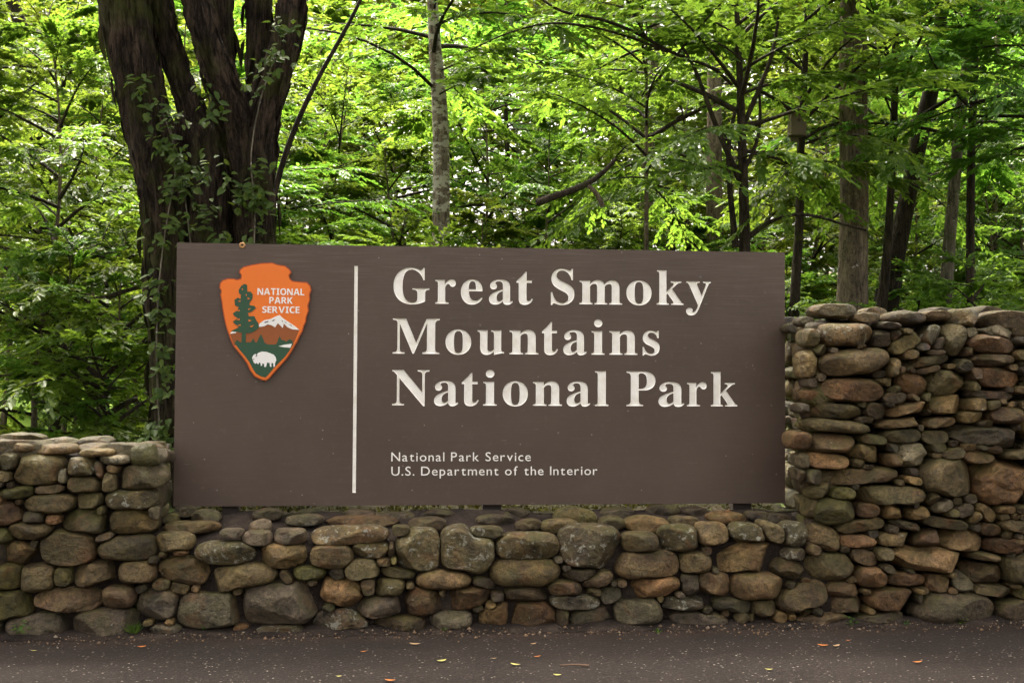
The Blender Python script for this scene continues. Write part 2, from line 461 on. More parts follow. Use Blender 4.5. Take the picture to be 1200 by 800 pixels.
def outlines(st, grow=1.10, gap=0.025):
    """st: list of (u, v, a, b, rot). Outline of each stone: its own squarish ellipse, held back where a neighbour begins"""
    A = np.array([s[:5] for s in st], float)
    K = 48
    th = np.arange(K)/K*2*math.pi
    n = 3.3
    out = []
    for i, (u, v, a, b, ro) in enumerate(A):
        ct, si = np.cos(th-ro), np.sin(th-ro)
        rho = ((np.abs(ct)/a)**n+(np.abs(si)/b)**n)**(-1/n)
        near = [j for j in range(len(A)) if j != i and abs(A[j, 0]-u) < a+A[j, 2]+b+0.1 and abs(A[j, 1]-v) < b+A[j, 3]+a+0.1]
        Rr = np.full(K, grow)
        for s in np.linspace(grow, 0.45, 27):
            px, py = u+np.cos(th)*rho*s, v+np.sin(th)*rho*s
            bad = np.zeros(K, bool)
            for j in near:
                du, dv = px-A[j, 0], py-A[j, 1]
                cj, sj = math.cos(A[j, 4]), math.sin(A[j, 4])
                f = ((np.abs(du*cj+dv*sj)/A[j, 2])**n+(np.abs(-du*sj+dv*cj)/A[j, 3])**n)**(1/n)
                bad |= f < s+gap
            Rr = np.where(bad, np.minimum(Rr, s-0.02), Rr)
        r = rho*Rr
        r = 0.25*np.roll(r, 1)+0.5*r+0.25*np.roll(r, -1)
        out.append(0.25*np.roll(r, 1)+0.5*r+0.25*np.roll(r, -1))
    return out

def stone_color(key, rng):
    c = np.array(PAL[key[0]])*rng.uniform(0.62, 1.28)*np.array([1.05, 1.0, 0.87])
    c = c*np.array([1+rng.uniform(-.06, .06), 1, 1+rng.uniform(-.10, .10)])
    return (*c, 1.0 if 'l' in key[1:] else rng.uniform(0.05, 0.42))

def add_stone(parent, origin, pos, Rth, D, rng, key, rotz=0.0, ball=ICO4):
    me = stone_mesh(Rth, D, rng, 'a' in key[1:], ball)
    o = link('stone', me, parent, tuple(np.asarray(pos)-np.asarray(origin)))
    if rotz: o.rotation_euler = (0, 0, rotz)
    o.color = stone_color(key, rng)
    return o

def rough_box(name, x0, x1, y0, y1, z0, z1, step, amp, top=None, mat=None):
    V, F, idx = [], [], {}
    nx_, ny_, nz_ = [max(1, int(round((b-a)/step))) for a, b in ((x0, x1), (y0, y1), (z0, z1))]
    def vid(i, j, k):
        key = (i, j, k)
        if key not in idx:
            p = Vector((x0+(x1-x0)*i/nx_, y0+(y1-y0)*j/ny_, z0+(z1-z0)*k/nz_))
            if top and k > 0: p.z = z0+(top(p.x, p.y)-z0)*k/nz_
            q = p*5.0
            d = noise.noise_vector(q)*amp+noise.noise_vector(q*3.1)*amp*0.4
            idx[key] = len(V); V.append(p+d)
        return idx[key]
    def quad(a, b, c, d): F.append((vid(*a), vid(*b), vid(*c), vid(*d)))
    for i in range(nx_):
        for k in range(nz_):
            quad((i, 0, k), (i+1, 0, k), (i+1, 0, k+1), (i, 0, k+1)); quad((i+1, ny_, k), (i, ny_, k), (i, ny_, k+1), (i+1, ny_, k+1))
        for j in range(ny_): quad((i, j, nz_), (i+1, j, nz_), (i+1, j+1, nz_), (i, j+1, nz_))
    for j in range(ny_):
        for k in range(nz_):
            quad((0, j+1, k), (0, j, k), (0, j, k+1), (0, j+1, k+1)); quad((nx_, j, k), (nx_, j+1, k), (nx_, j+1, k+1), (nx_, j, k+1))
    return mesh(name, V, F, mat, True)

# stones of the wall faces, read off the photograph: corner x, corner y and scale of the view, then x0 y0 x1 y1 [turn] look
# look: colour letter, then a = angular, l = lichened
VIEW_A = (0, 500, 6.667); VIEW_B = (0, 620, 6.667); VIEW_C = (120, 500, 6.667); VIEW_D = (140, 620, 6.667)
VIEW_E = (300, 560, 3.334); VIEW_F = (600, 560, 3.334); VIEW_G = (900, 570, 6.667); VIEW_H = (1040, 570, 6.667)
VIEW_I = (900, 650, 6.667); VIEW_J = (1040, 650, 6.667); VIEW_K = (920, 350, 6.667); VIEW_L = (1040, 350, 6.667)
VIEW_N = (920, 460, 6.667); VIEW_O = (1040, 460, 6.667)
FACE = {'left': [
 (VIEW_A, """0 212 155 340 o|100 225 500 445 o|455 320 520 440 wl|538 240 740 382 ol|740 245 820 415 12 d|800 360 905 515 o|-60 340 90 425 o
 5 460 270 568 6 m|270 450 490 525 5 b|535 385 795 515 o|-40 540 22 600 p|-90 600 170 765 ra|210 530 600 670 o|595 515 810 642 o|365 682 470 758 p
 760 612 835 692 m|495 640 845 825 oa|65 750 395 875 o|750 220 1010 290 wl|620 175 900 235 t|-60 420 30 470 d|185 655 360 745 d"""),
 (VIEW_B, """-60 0 85 115 m|5 80 305 295 -15 ta|315 10 745 285 o|735 15 890 120 20 g|755 50 1215 238 o|-80 265 155 475 m|168 262 425 500 o|420 295 560 440 m
 568 235 910 470 10 ba|235 465 795 645 ba|805 445 1060 608 b|-200 490 270 720 m|20 655 565 840 g|570 630 1085 840 g|-150 700 30 860 d"""),
 (VIEW_C, """120 285 490 495 6 oa|5 500 420 645 ol|60 650 405 835 ta|365 620 445 720 g"""),
 (VIEW_D, """0 250 305 415 t|135 470 455 705 ga|240 742 485 815 gl"""),
], 'low': [
 (VIEW_D, """275 35 570 170 o|425 160 530 200 p|605 105 1045 260 ol|785 0 970 66 g|945 25 1190 128 g|300 200 725 445 -8 ta|655 250 1240 492 8 o
 435 495 980 765 g|945 425 1567 740 g|890 745 1000 800 p"""),
 (VIEW_E, """60 205 198 262 ga|195 190 540 262 2 tl|530 188 600 228 o|20 255 190 358 5 ta|218 265 375 348 o|378 250 515 308 ola|517 255 540 310 d|548 205 718 368 ol
 88 355 145 418 40 b|150 345 268 398 m|348 315 477 400 5 o|470 312 530 345 o|525 305 552 335 m|490 342 630 397 -8 o|243 382 418 512 -15 pa|410 388 465 455 b
 468 395 580 460 o|380 460 570 550 5 ga|568 425 730 548 -10 ra|738 420 915 517 8 ra|625 362 838 430 t|726 198 930 378 ol|825 192 965 235 ol|845 380 938 435 -12 d
 915 440 970 480 d|940 222 1187 318 ol|912 318 1187 420 t|968 425 1143 487 ba|222 515 435 605 gla|470 540 665 610 b|665 520 850 590 g|845 485 1010 605 20 ta|1005 490 1185 600 ra
 0 575 185 620 gl"""),
 (VIEW_F, """188 192 432 355 ol|428 215 572 290 o|580 188 728 283 ol|726 178 845 260 t|858 175 1003 252 -5 ol|960 165 1072 258 -20 o|400 283 655 393 b|655 290 780 367 o
 785 250 1035 367 ta|200 355 350 405 g|265 355 392 432 12 b|138 395 270 458 b|345 415 430 495 20 g|430 378 662 478 8 pa|660 372 728 455 da|728 362 858 460 -10 ta|855 370 1062 472 b
 148 455 345 512 gl|400 470 590 570 g|583 455 765 522 5 gla|785 462 938 530 -8 ga|938 475 1028 540 b|165 515 225 578 b|215 505 405 592 8 ga|622 518 845 590 -5 g"""),
 (VIEW_G, """118 285 300 462 gl|110 480 292 572 gl|10 545 300 740 -15 oa|325 292 578 515 -20 ta|298 520 682 730 o"""),
 (VIEW_I, """65 195 460 460 15 b|165 455 645 590 4 b"""),
], 'tall': [
 (VIEW_G, """385 100 665 295 m|695 120 865 240 r|892 135 1055 250 ta|545 240 918 370 7 o|540 385 860 470 p|635 475 855 618 -12 b|830 478 965 572 o|865 610 985 668 d
 690 628 918 775 r|490 8 675 98 m"""),
 (VIEW_H, """-250 0 305 138 o|25 255 295 355 -12 da|-70 360 200 462 ta|30 475 625 665 -3 ta|-15 668 320 787 -5 ra|160 155 320 262 8 t|300 40 395 145 -30 b|340 92 508 210 15 g
 532 120 662 248 20 g|605 60 692 125 b|640 185 745 305 -25 tl|670 118 855 282 -38 t|850 145 992 208 t|985 142 1150 215 b|730 282 908 402 -10 ra|890 245 1200 380 -8 o
 280 230 640 342 -8 o|640 290 725 355 -20 d|205 338 452 485 12 ra|440 352 775 508 ta|780 412 1180 515 ra|635 512 895 585 -6 b|628 598 932 765 -6 ba|915 540 1200 750 o"""),
 (VIEW_I, """455 218 705 328 ba|440 330 778 462 4 ba"""),
 (VIEW_J, """-155 268 225 430 r|-265 440 155 535 5 d|310 165 492 285 ra|512 142 655 282 ga|660 225 988 335 -5 o|990 255 1180 330 m|200 300 858 530 g|225 305 285 388 d|860 325 1200 510 10 d"""),
 (VIEW_K, """240 198 695 362 tl|155 235 262 372 o|690 250 830 375 da|245 375 828 612 6 b|145 410 245 610 ta|785 465 888 615 -15 t|705 620 875 682 oa|250 628 785 795 r|180 715 268 790 r|180 620 250 690 d
 735 178 898 245 -6 d"""),
 (VIEW_L, """28 248 270 440 28 o|75 565 312 765 -20 ra|130 430 510 540 8 oa|272 205 428 368 -35 ol|450 205 622 435 oa|640 278 985 430 -5 r|980 290 1170 360 d|635 440 1005 520 ba|985 400 1170 480 o
 215 515 410 598 14 b|515 470 645 600 -35 d|335 530 640 770 12 oa|635 540 708 640 b|632 640 728 728 o|708 535 1062 698 -4 pa|610 715 1055 790 -3 da|1010 530 1180 600 d|300 400 440 440 d"""),
 (VIEW_N, """765 0 940 80 d|170 80 615 205 -3 oa|620 72 800 210 -10 b|150 200 705 325 -5 o|190 330 555 470 b|580 320 795 415 -6 m|505 395 775 545 -8 ta|170 460 495 605 -6 p|790 475 895 575 r
 280 585 935 718 3 t|105 85 178 160 d|105 600 150 690 d|155 600 280 710 d|110 480 178 585 g|50 310 205 440 r"""),
 (VIEW_O, """5 62 340 195 12 ta|-90 192 312 285 6 ta|0 282 258 400 5 o|75 398 355 580 wa|125 640 260 722 -12 t|335 15 615 170 5 ta|565 138 752 240 6 t|785 115 1070 240 r|305 188 535 280 6 t
 285 300 488 392 o|340 390 485 468 o|415 425 595 525 8 b|490 250 1090 435 -5 ga|585 450 840 560 -4 r|765 415 880 478 b|885 440 1180 530 4 o|255 500 690 815 -5 o|680 510 1170 880 ra|150 585 235 650 d"""),
]}
XL = float(at(187, 640, 0)[0]); XR = float(at(946, 560, 0)[0])      # ends of the low wall
WALLS = {}
def wall_root(key, name, loc, label):
    r = empty(name, loc); tag(r, label, 'wall'); WALLS[key] = (r, loc); return r
wall_root('left', 'stone_wall', ((XL-5.0)/2, 0.3, 0), 'waist high river stone wall at the left, flat cap stones, ending beside the sign')
wall_root('low', 'stone_wall', ((XL+XR)/2, 0.3, 0), 'knee high river stone wall carrying the brown sign between two taller walls')
wall_root('tall', 'stone_wall', ((XR+5.0)/2, 0.3, 0), 'tallest river stone wall, rising at the right of the sign')

rngs = np.random.default_rng(11)
all_st = []
for key, views in FACE.items():
    for (vx, vy, s), txt in views:
        for item in txt.replace('\n', '|').split('|'):
            p = item.split()
            if not p: continue
            x0, y0, x1, y1 = map(float, p[:4])
            rot = R_(float(p[4])) if len(p) == 6 else 0.0
            cx, cy = vx+(x0+x1)/2/s, vy+(y0+y1)/2/s
            P = at(cx, cy, 0.0); k = mpp(P)
            a, b = (x1-x0)/2/s*k, (y1-y0)/2/s*k
            if rot:                                  # the box is that of the turned stone: shrink back to its own axes
                c_, s_ = abs(math.cos(rot)), abs(math.sin(rot))
                if a > b: b = max(b*0.45, (b-a*s_*0.8)/c_)
                else: a = max(a*0.45, (a-b*s_*0.8)/c_)
            all_st.append((P[0], P[2], a, b, rot, p[-1], key))
# small chinking stones wherever the traced ones leave a hole
AST = [np.array([q[:5] for q in all_st], float)]
def face_gap(x, z):
    A = AST[0]; A = A[np.abs(A[:, 0]-x) < 0.6]
    du, dv = x-A[:, 0], z-A[:, 1]
    cj, sj = np.cos(A[:, 4]), np.sin(A[:, 4])
    f = ((np.abs(du*cj+dv*sj)/A[:, 2])**2.8+(np.abs(-du*sj+dv*cj)/A[:, 3])**2.8)**(1/2.8)
    return float(np.min((f-1)*np.minimum(A[:, 2], A[:, 3])*1.15))
rc = np.random.default_rng(4)
cand = []
for x in np.arange(float(at(-10, 640, 0)[0]), float(at(1215, 560, 0)[0]), 0.022):
    zt = 0.93 if x < XL-0.06 else 0.44 if x < XR+0.06 else 1.66
    for z in np.arange(0.05, zt, 0.022):
        g = face_gap(x, z)
        if g > 0.014: cand.append((g, x, z, 'left' if x < XL-0.06 else 'low' if x < XR+0.06 else 'tall'))
cand.sort(reverse=True)
cnt = 0
for g, x, z, key in cand:
    g2 = face_gap(x, z)
    if g2 > 0.014 and cnt < 150:
        w = min(0.075, g2*rc.uniform(1.15, 1.7)); h = min(0.05, g2*rc.uniform(0.95, 1.2))
        all_st.append((x, z, w, h, rc.uniform(-0.4, 0.4), rc.choice(['o', 'd', 'b', 'g', 'oa', 'da', 't']), key)); cnt += 1
        AST[0] = np.vstack([AST[0], all_st[-1][:5]])
outl = outlines(all_st)
for (u, v, a, b, ro, look, key), Rth in zip(all_st, outl):
    root, org = WALLS[key]
    mn = min(a, b)
    D = 0.07+0.75*mn+rngs.uniform(-0.01, 0.015)
    proud = min(0.115, 0.048+0.30*mn)+rngs.uniform(-0.012, 0.016)
    if key == 'tall': proud += 0.02; D += 0.05
    add_stone(root, org, (u, D-proud, v), Rth, D, rngs, look, 0, ICO5 if a*b > 0.011 else ICO4)

def fill_rows(u0, u1, v0, v1, rng, hmin=0.09, hmax=0.19):
    st, v = [], v0
    while v < v1-0.03:
        h = min(rng.uniform(hmin, hmax), v1-v); u = u0-rng.uniform(0, 0.12)
        while u < u1:
            w = h*rng.uniform(1.0, 2.6)
            st.append((u+w/2, v+h/2+rng.uniform(-.015, .015), w/2, h/2, rng.uniform(-.12, .12))); u += w
        v += h
    return st
# the walls run on past the frame
for key, u0, u1, v1 in (('left', -5.0, float(at(-16, 640, 0)[0]), 0.93), ('tall', float(at(1222, 560, 0)[0]), 5.0, 1.66)):
    st = fill_rows(u0+0.1, u1-0.12, 0.0, v1, rngs, 0.10, 0.22)
    x = u0+0.1
    while x < u1+0.05:                       # flat caps on top
        w = rngs.uniform(0.13, 0.24); th = np.arange(48)/48*2*math.pi; hh = rngs.uniform(0.045, 0.065)
        Rth = ((np.abs(np.cos(th))/w)**2.5+(np.abs(np.sin(th))/hh)**2.5)**(-1/2.5)
        add_stone(*WALLS[key], (x+w, 0.14, v1+0.06+rngs.uniform(-.01, .02)), Rth, 0.2, rngs, rngs.choice(['b', 'o', 'g']), 0, ICO3); x += 2*w-0.02
    for s, Rth in zip(st, outlines(st)):
        D = 0.07+0.75*min(s[2], s[3])
        add_stone(*WALLS[key], (s[0], D-0.09, s[1]), Rth, D, rngs, rngs.choice(['o', 'b', 'oa', 't', 'g', 'd']), 0, ICO3)
# end faces that look across the sign
for key, pA, pB, sgn, v0, v1 in (('left', at(184, 600, 0.06), at(196, 600, 0.62), 1, 0.50, 1.0), ('tall', at(947, 560, 0.06), at(921, 560, 0.70), -1, 0.50, 1.70)):
    run = pB-pA; run[2] = 0; Lr = float(np.linalg.norm(run)); run /= Lr
    out = np.array([run[1], -run[0], 0])*sgn
    st = fill_rows(0.05, Lr, v0, v1, rngs, 0.07, 0.17)
    for s, Rth in zip(st, outlines(st)):
        D = 0.05+0.7*min(s[2], s[3])
        c_ = np.array([pA[0], pA[1], 0])+run*s[0]-out*(D-0.03)
        add_stone(*WALLS[key], (c_[0], c_[1], s[1]), Rth, D, rngs, rngs.choice(['o', 'd', 'm', 'oa', 'b', 'm']), math.atan2(out[0], -out[1]), ICO3)
# cap stones on the tops and stones bedded in the ledge: x0 y0 x1 y1 look, distance behind the wall face, half depth
CAPS = [('left', VIEW_A, """-60 65 320 132 o .10 .16|-60 120 80 182 b .04 .10|80 128 290 192 b .04 .11|258 133 592 222 t .04 .13|320 100 600 160 g .34 .13|612 85 868 150 g .34 .13|590 140 900 205 b .16 .12"""),
 ('left', VIEW_C, """-45 125 345 248 g .06 .15|345 172 525 285 g .10 .12|500 185 545 285 g .38 .08"""),
 ('tall', VIEW_K, """228 35 568 155 o .10 .15|102 145 232 210 d .12 .10|5 198 132 262 d .38 .12|-40 150 90 205 d .6 .12|538 116 750 180 b .05 .11|612 75 815 132 b .30 .13"""),
 ('tall', VIEW_L, """-10 95 312 200 b .05 .15|268 95 500 165 b .06 .13|490 78 742 218 oa .04 .16|735 92 1200 242 b .06 .18|300 80 560 130 d .36 .15|600 75 900 120 d .36 .15"""),
 ('low', VIEW_C, """555 622 728 705 d .36 .09|690 652 918 765 g .30 .10|480 745 905 830 b .17 .12|470 690 600 760 m .30 .09"""),
 ('low', VIEW_E, """-20 122 100 168 d .34 .10|112 145 272 188 g .26 .10|-30 165 62 222 g .18 .07|275 150 565 190 r .26 .10|640 128 805 165 d .42 .09|600 155 745 205 b .14 .09|855 146 1015 195 g .30 .10|955 128 1080 165 d .42 .09|1010 172 1100 200 b .16 .07|330 132 470 160 d .42 .08|480 140 620 168 d .40 .08"""),
 ('low', VIEW_F, """160 116 338 195 m .26 .11|118 160 262 218 o .13 .09|335 152 450 205 o .20 .10|440 150 622 214 ta .14 .11|758 134 918 180 p .20 .10|532 106 655 152 d .44 .09|618 150 732 195 b .22 .08|-40 120 70 160 d .40 .09|335 122 485 152 d .42 .10|20 165 120 200 b .16 .08|660 118 770 150 d .44 .08|915 130 1010 172 d .30 .09|1000 140 1090 180 d .26 .08"""),
]
for key, (vx, vy, s), txt in CAPS:
    for item in txt.split('|'):
        p = item.split()
        x0, y0, x1, y1 = map(float, p[:4]); Y = float(p[5]); dep = float(p[6])
        P = at(vx+(x0+x1)/2/s, vy+(y0+y1)/2/s, Y); k = mpp(P)
        a, b = (x1-x0)/2/s*k, max(0.03, (y1-y0)/2/s*k)
        th = np.arange(48)/48*2*math.pi
        n = 2.5
        Rth = ((np.abs(np.cos(th))/a)**n+(np.abs(np.sin(th))/b)**n)**(-1/n)*1.02
        Rth = Rth*(1+0.06*np.sin(th*2+rngs.uniform(0, 6))+0.03*np.sin(th*3+rngs.uniform(0, 6)))
        add_stone(*WALLS[key], (P[0], P[1]+dep*0.45, P[2]), Rth, dep, rngs, p[4])
# mortar and earth between the stones
def core(key, x0, x1, y0, y1, z1, top=None, amp=0.02):
    r, org = WALLS[key]
    me = rough_box('mortar', x0, x1, y0, y1, -0.25, z1, 0.055, amp, top, M['mortar'])
    me.transform(Matrix.Translation(-Vector(org)))
    link('mortar', me, r)
core('left', -5.05, XL-0.20, 0.06, 0.60, 1.0, lambda x, y: 0.95-0.02*x*0)
core('tall', XR+0.22, 5.1, 0.20, 0.78, 1.68, lambda x, y: 1.735)
core('low', XL-0.1, XR+0.15, 0.045, 0.46, 0.5, lambda x, y: 0.455+0.14*min(1, max(0, (y-0.06)/0.38))+0.02*noise.noise((x*3, y*3, 2)), 0.016)
# mossy earth behind the low wall
bed = rough_box('planting_bed', XL-0.05, XR+0.1, 0.44, 1.6, 0.2, 0.56, 0.06, 0.02, lambda x, y: 0.585-0.06*max(0, y-1.0), M['moss'])
tag(link('planting_bed', bed), kind='structure')
dirt = rough_box('dirt_strip', -5.2, 5.2, -0.10, 0.07, -0.05, 0.03, 0.05, 0.012, lambda x, y: 0.004+0.035*min(1, max(0, (y+0.10)/0.13)), M['mortar'])
tag(link('dirt_strip', dirt), kind='structure')

# ------------------------------------------------------------------ the sign
YS, TH = 0.50, 0.055
cx0, cx1, cz0, cz1 = [], [], [], []
pa, pb, pc, pd = at(206.5, 284, YS), at(919, 296, YS), at(921, 589.5, YS), at(204, 593, YS)
SX0, SX1 = float((pa[0]+pd[0])/2), float((pb[0]+pc[0])/2)
SZ0, SZ1 = float((pc[2]+pd[2])/2), float((pa[2]+pb[2])/2)
SO = Vector(((SX0+SX1)/2, YS, SZ0))           # origin: middle of the board's lower edge
def sp(px, py):
    p = at(px, py, YS); return (float(p[0]-SO.x), float(p[2]-SO.z))
sign = empty('park_sign', SO)
tag(sign, 'large brown park sign with cream serif lettering and orange arrowhead emblem', 'sign')

def sans_bold(t):
    return ''.join(chr(0x1D5D4+ord(c)-65) if c.isupper() else c for c in t)

def bold(t):
    return ''.join(chr(0x1D400+ord(c)-65) if c.isupper() else chr(0x1D41A+ord(c)-97) if c.islower() else c for c in t)

def glyph(ch, res=8, offset=0.0):
    """outline loops of a character, as arrays of 2D points"""
    cu = bpy.data.curves.new('g', 'FONT')
    cu.body = ch; cu.size = 1.0; cu.fill_mode = 'NONE'; cu.resolution_u = res; cu.dimensions = '2D'; cu.offset = offset
    o = bpy.data.objects.new('g', cu); col.objects.link(o)
    bpy.context.view_layer.update()
    me = o.evaluated_get(bpy.context.evaluated_depsgraph_get()).to_mesh()
    P = [v.co.xy.copy() for v in me.vertices]
    nb = {}
    for e in me.edges:
        a, b = e.vertices
        nb.setdefault(a, []).append(b); nb.setdefault(b, []).append(a)
    loops, seen = [], set()
    for s in nb:
        if s in seen: continue
        lp, cur, prev = [], s, None
        while cur not in seen:
            seen.add(cur); lp.append((P[cur].x, P[cur].y))
            nx2 = [q for q in nb[cur] if q != prev and q not in seen]
            if not nx2: break
            prev, cur = cur, nx2[0]
        if len(lp) > 2: loops.append(np.array(lp))
    bpy.data.objects.remove(o); bpy.data.curves.remove(cu)
    out = []
    for lp in loops:                                   # drop doubled points
        keep = [0]
        for i in range(1, len(lp)):
            if np.linalg.norm(lp[i]-lp[keep[-1]]) > 1e-4: keep.append(i)
        if np.linalg.norm(lp[keep[-1]]-lp[0]) < 1e-4: keep.pop()
        if len(keep) > 2: out.append(lp[keep])
    return out
GC = {}
def glyph_c(ch, **k):
    key = (ch, tuple(k.items()))
    if key not in GC: GC[key] = glyph(ch, **k)
    return GC[key]

def fill2d(loops):
    """triangulated area between loops: verts 2D, faces"""
    cu = bpy.data.curves.new('f', 'CURVE'); cu.dimensions = '2D'; cu.fill_mode = 'BOTH'
    for lp in loops:
        s = cu.splines.new('POLY'); s.points.add(len(lp)-1)
        for i, p in enumerate(lp): s.points[i].co = (p[0], p[1], 0, 1)
        s.use_cyclic_u = True
    o = bpy.data.objects.new('f', cu); col.objects.link(o); bpy.context.view_layer.update()
    me = o.evaluated_get(bpy.context.evaluated_depsgraph_get()).to_mesh()
    n = len(me.polygons)
    nv = len(me.vertices)
    V = [v.co.xy.copy() for v in me.vertices]
    F = [tuple(p.vertices) for p in me.polygons]
    bpy.data.objects.remove(o); bpy.data.curves.remove(cu)
    return V, F

def area(lp): return 0.5*np.sum(lp[:, 0]*np.roll(lp[:, 1], -1)-np.roll(lp[:, 0], -1)*lp[:, 1])
def inside(pt, lp):
    x, y = pt; c = False
    for (x1, y1), (x2, y2) in zip(lp, np.roll(lp, -1, 0)):
        if (y1 > y) != (y2 > y) and x < (x2-x1)*(y-y1)/(y2-y1)+x1: c = not c
    return c
def inset(loops, b):
    """move every loop into the letter's body by b (mitred, limited)"""
    out = []
    for i, lp in enumerate(loops):
        hole = sum(inside(lp[0], o) for j, o in enumerate(loops) if j != i) % 2 == 1
        sgn = (1 if area(lp) > 0 else -1)*(-1 if hole else 1)
        e = np.roll(lp, -1, 0)-lp; e /= np.linalg.norm(e, axis=1)[:, None]+1e-12
        nn = np.stack([-e[:, 1], e[:, 0]], 1)*sgn
        m = nn+np.roll(nn, 1, 0); L = np.linalg.norm(m, axis=1)[:, None]; m = m/(L+1e-9)
        k = 1/np.clip(L[:, 0]/2, 0.6, 1)
        out.append(lp+m*(b*k)[:, None])
    return out

def orient(V3, F, nrm_y=-1):
    """turn faces so that normals point to -y"""
    out = []
    for f in F:
        a, b, c = (np.array(V3[i]) for i in f[:3])
        out.append(f if np.cross(b-a, c-a)[1]*nrm_y > 0 else tuple(reversed(f)))
    return out

board_holes = []
def carve(loops, depth=0.0075, b=0.0055, name='letter'):
    """a carved, painted recess: sloping sides and a floor; its mouth is cut out of the board's face"""
    board_holes.extend(loops)
    ins = inset(loops, b)
    V, F = [], []
    for lo, li in zip(loops, ins):
        n0 = len(V); n = len(lo)
        V += [(p[0], 0.0, p[1]) for p in lo]+[(p[0], depth, p[1]) for p in li]
        F += [(n0+i, n0+(i+1) % n, n0+n+(i+1) % n, n0+n+i) for i in range(n)]
    fv, ff = fill2d(loops)
    n0 = len(V)
    V += [(p[0], depth-0.0006, p[1]) for p in fv]
    F += orient(V, [tuple(n0+i for i in f) for f in ff])
    return link(name, mesh(name, V, F, M['letter']), sign)

def place(ch, x0, x1, base, cap_scale, bold_font=True, offset=0.0):
    """glyph loops scaled so that its width spans x0..x1 (board metres) and one em = cap_scale"""
    g = glyph_c(bold(ch) if bold_font else ch, res=6, offset=offset)
    mn = min(l[:, 0].min() for l in g); mx = max(l[:, 0].max() for l in g)
    return [np.stack([x0+(l[:, 0]-mn)/(mx-mn)*(x1-x0), base+l[:, 1]*cap_scale], 1) for l in g]

LINES = [
 (355.6, 357.2, [('G', 461, 503), ('r', 510, 534), ('e', 540, 565.5), ('a', 573, 601), ('t', 605, 624.5), ('S', 645.5, 673), ('m', 679, 729), ('o', 734, 763.5), ('k', 769.5, 801), ('y', 804, 833)]),
 (414.3, 416.0, [('M', 460, 515), ('o', 522, 552), ('u', 559.5, 590.5), ('n', 597, 631), ('t', 635, 654), ('a', 660, 687.5), ('i', 693, 708.5), ('n', 714, 747), ('s', 753, 773)]),
 (474.6, 475.8, [('N', 459.5, 503), ('a', 508.5, 537), ('t', 541, 561), ('i', 566, 582), ('o', 589, 618.5), ('n', 624.5, 658.5), ('a', 664, 692), ('l', 697, 713), ('P', 734, 768), ('a', 771.5, 802), ('r', 805, 828), ('k', 833, 864)]),
]
gm = glyph_c(bold('M'), res=6); CAPH = max(l[:, 1].max() for l in gm)
EM = (sp(460, 414.3-41.2)[1]-sp(460, 414.3)[1])/CAPH
for bl, br, items in LINES:
    for ch, a, b in items:
        f = (a-460)/(833-460); by = bl+(br-bl)*f
        carve(place(ch, sp(a, by)[0], sp(b, by)[0], sp((a+b)/2, by)[1], EM))
def rect(x0, y0, x1, y1): return np.array([(x0, y0), (x1, y0), (x1, y1), (x0, y1)])
dl, dr = sp(414.2, 440)[0], sp(418.2, 440)[0]
carve([rect(dl, sp(416, 577)[1], dr, sp(416, 311.5)[1])], 0.007, 0.004, 'divider_line')

def text_line(txt, px0, px1, base_y, cap_px, mat, y_off, thick, offset=0.0, track=1.0, name='letter', parent=None):
    """raised flat letters, each a part of its own, spread between px0 and px1"""
    adv, widths, x = [], [], 0.0
    for ch in txt:
        if ch == ' ': x += 0.33; adv.append(None); continue
        g = glyph_c(ch, res=4, offset=offset)
        mn = min(l[:, 0].min() for l in g); mx = max(l[:, 0].max() for l in g)
        adv.append((x, mn, mx, g)); x += (mx-mn)+0.115*track
    total = x-0.115*track
    capg = glyph_c(txt[0], res=4, offset=offset); caph = max(l[:, 1].max() for l in capg)
    X0, Z0 = sp(px0, base_y); X1, _ = sp(px1, base_y)
    kx = (X1-X0)/total; kz = (sp(px0, base_y-cap_px)[1]-Z0)/caph
    for a in adv:
        if a is None: continue
        x_, mn, mx, g = a
        loops = [np.stack([X0+(x_+l[:, 0]-mn)*kx, Z0+l[:, 1]*kz], 1) for l in g]
        plate(loops, y_off, thick, mat, name, parent or sign)

def plate(loops, y_front, thick, mat, name, parent, back=None):
    """flat plate with outline loops; front at y_front (board face = 0, minus is towards the viewer)"""
    V, F = [], []
    fv, ff = fill2d(loops)
    V += [(p[0], y_front, p[1]) for p in fv]
    F += orient(V, ff)
    for lp in loops:
        n0, n = len(V), len(lp)
        V += [(p[0], y_front, p[1]) for p in lp]+[(p[0], y_front+thick, p[1]) for p in lp]
        F += [(n0+i, n0+(i+1) % n, n0+n+(i+1) % n, n0+n+i) for i in range(n)]
    return link(name, mesh(name, V, F, mat), parent)

text_line('National Park Service', 458.5, 622, 540.2, 10.4, M['letter'], -0.0018, 0.0017, 0.012, 1.25)
text_line('U.S. Department of the Interior', 458.5, 700, 556.9, 10.4, M['letter'], -0.0018, 0.0017, 0.012, 1.25)

# arrowhead emblem: stacked cut-out layers
def bz(pts): return np.array([sp(240+x/4.707, 290+y/4.707) for x, y in pts])
ARROW = [(195,125),(215,108),(260,97),(310,88),(375,85),(400,95),(445,102),(470,122),(480,140),(468,155),(472,172),(485,185),(520,190),(565,192),(583,210),(590,235),(580,262),(583,290),(571,320),(576,350),(562,385),(560,410),(548,435),(541,465),(525,490),(512,520),(495,548),(480,575),(460,605),(435,635),(410,662),(385,690),(360,720),(340,735),(310,728),(275,710),(250,675),(235,640),(210,605),(185,575),(160,545),(145,510),(130,470),(118,430),(108,385),(100,340),(95,300),(88,265),(92,240),(83,225),(85,200),(100,182),(130,172),(160,172),(180,178),(200,172),(203,155),(192,140)]
em = plate([bz(ARROW)], -0.022, 0.014, M['orange_edge'], 'arrowhead_emblem', sign)
em['label'] = 'orange arrowhead emblem with tree, mountain and bison'
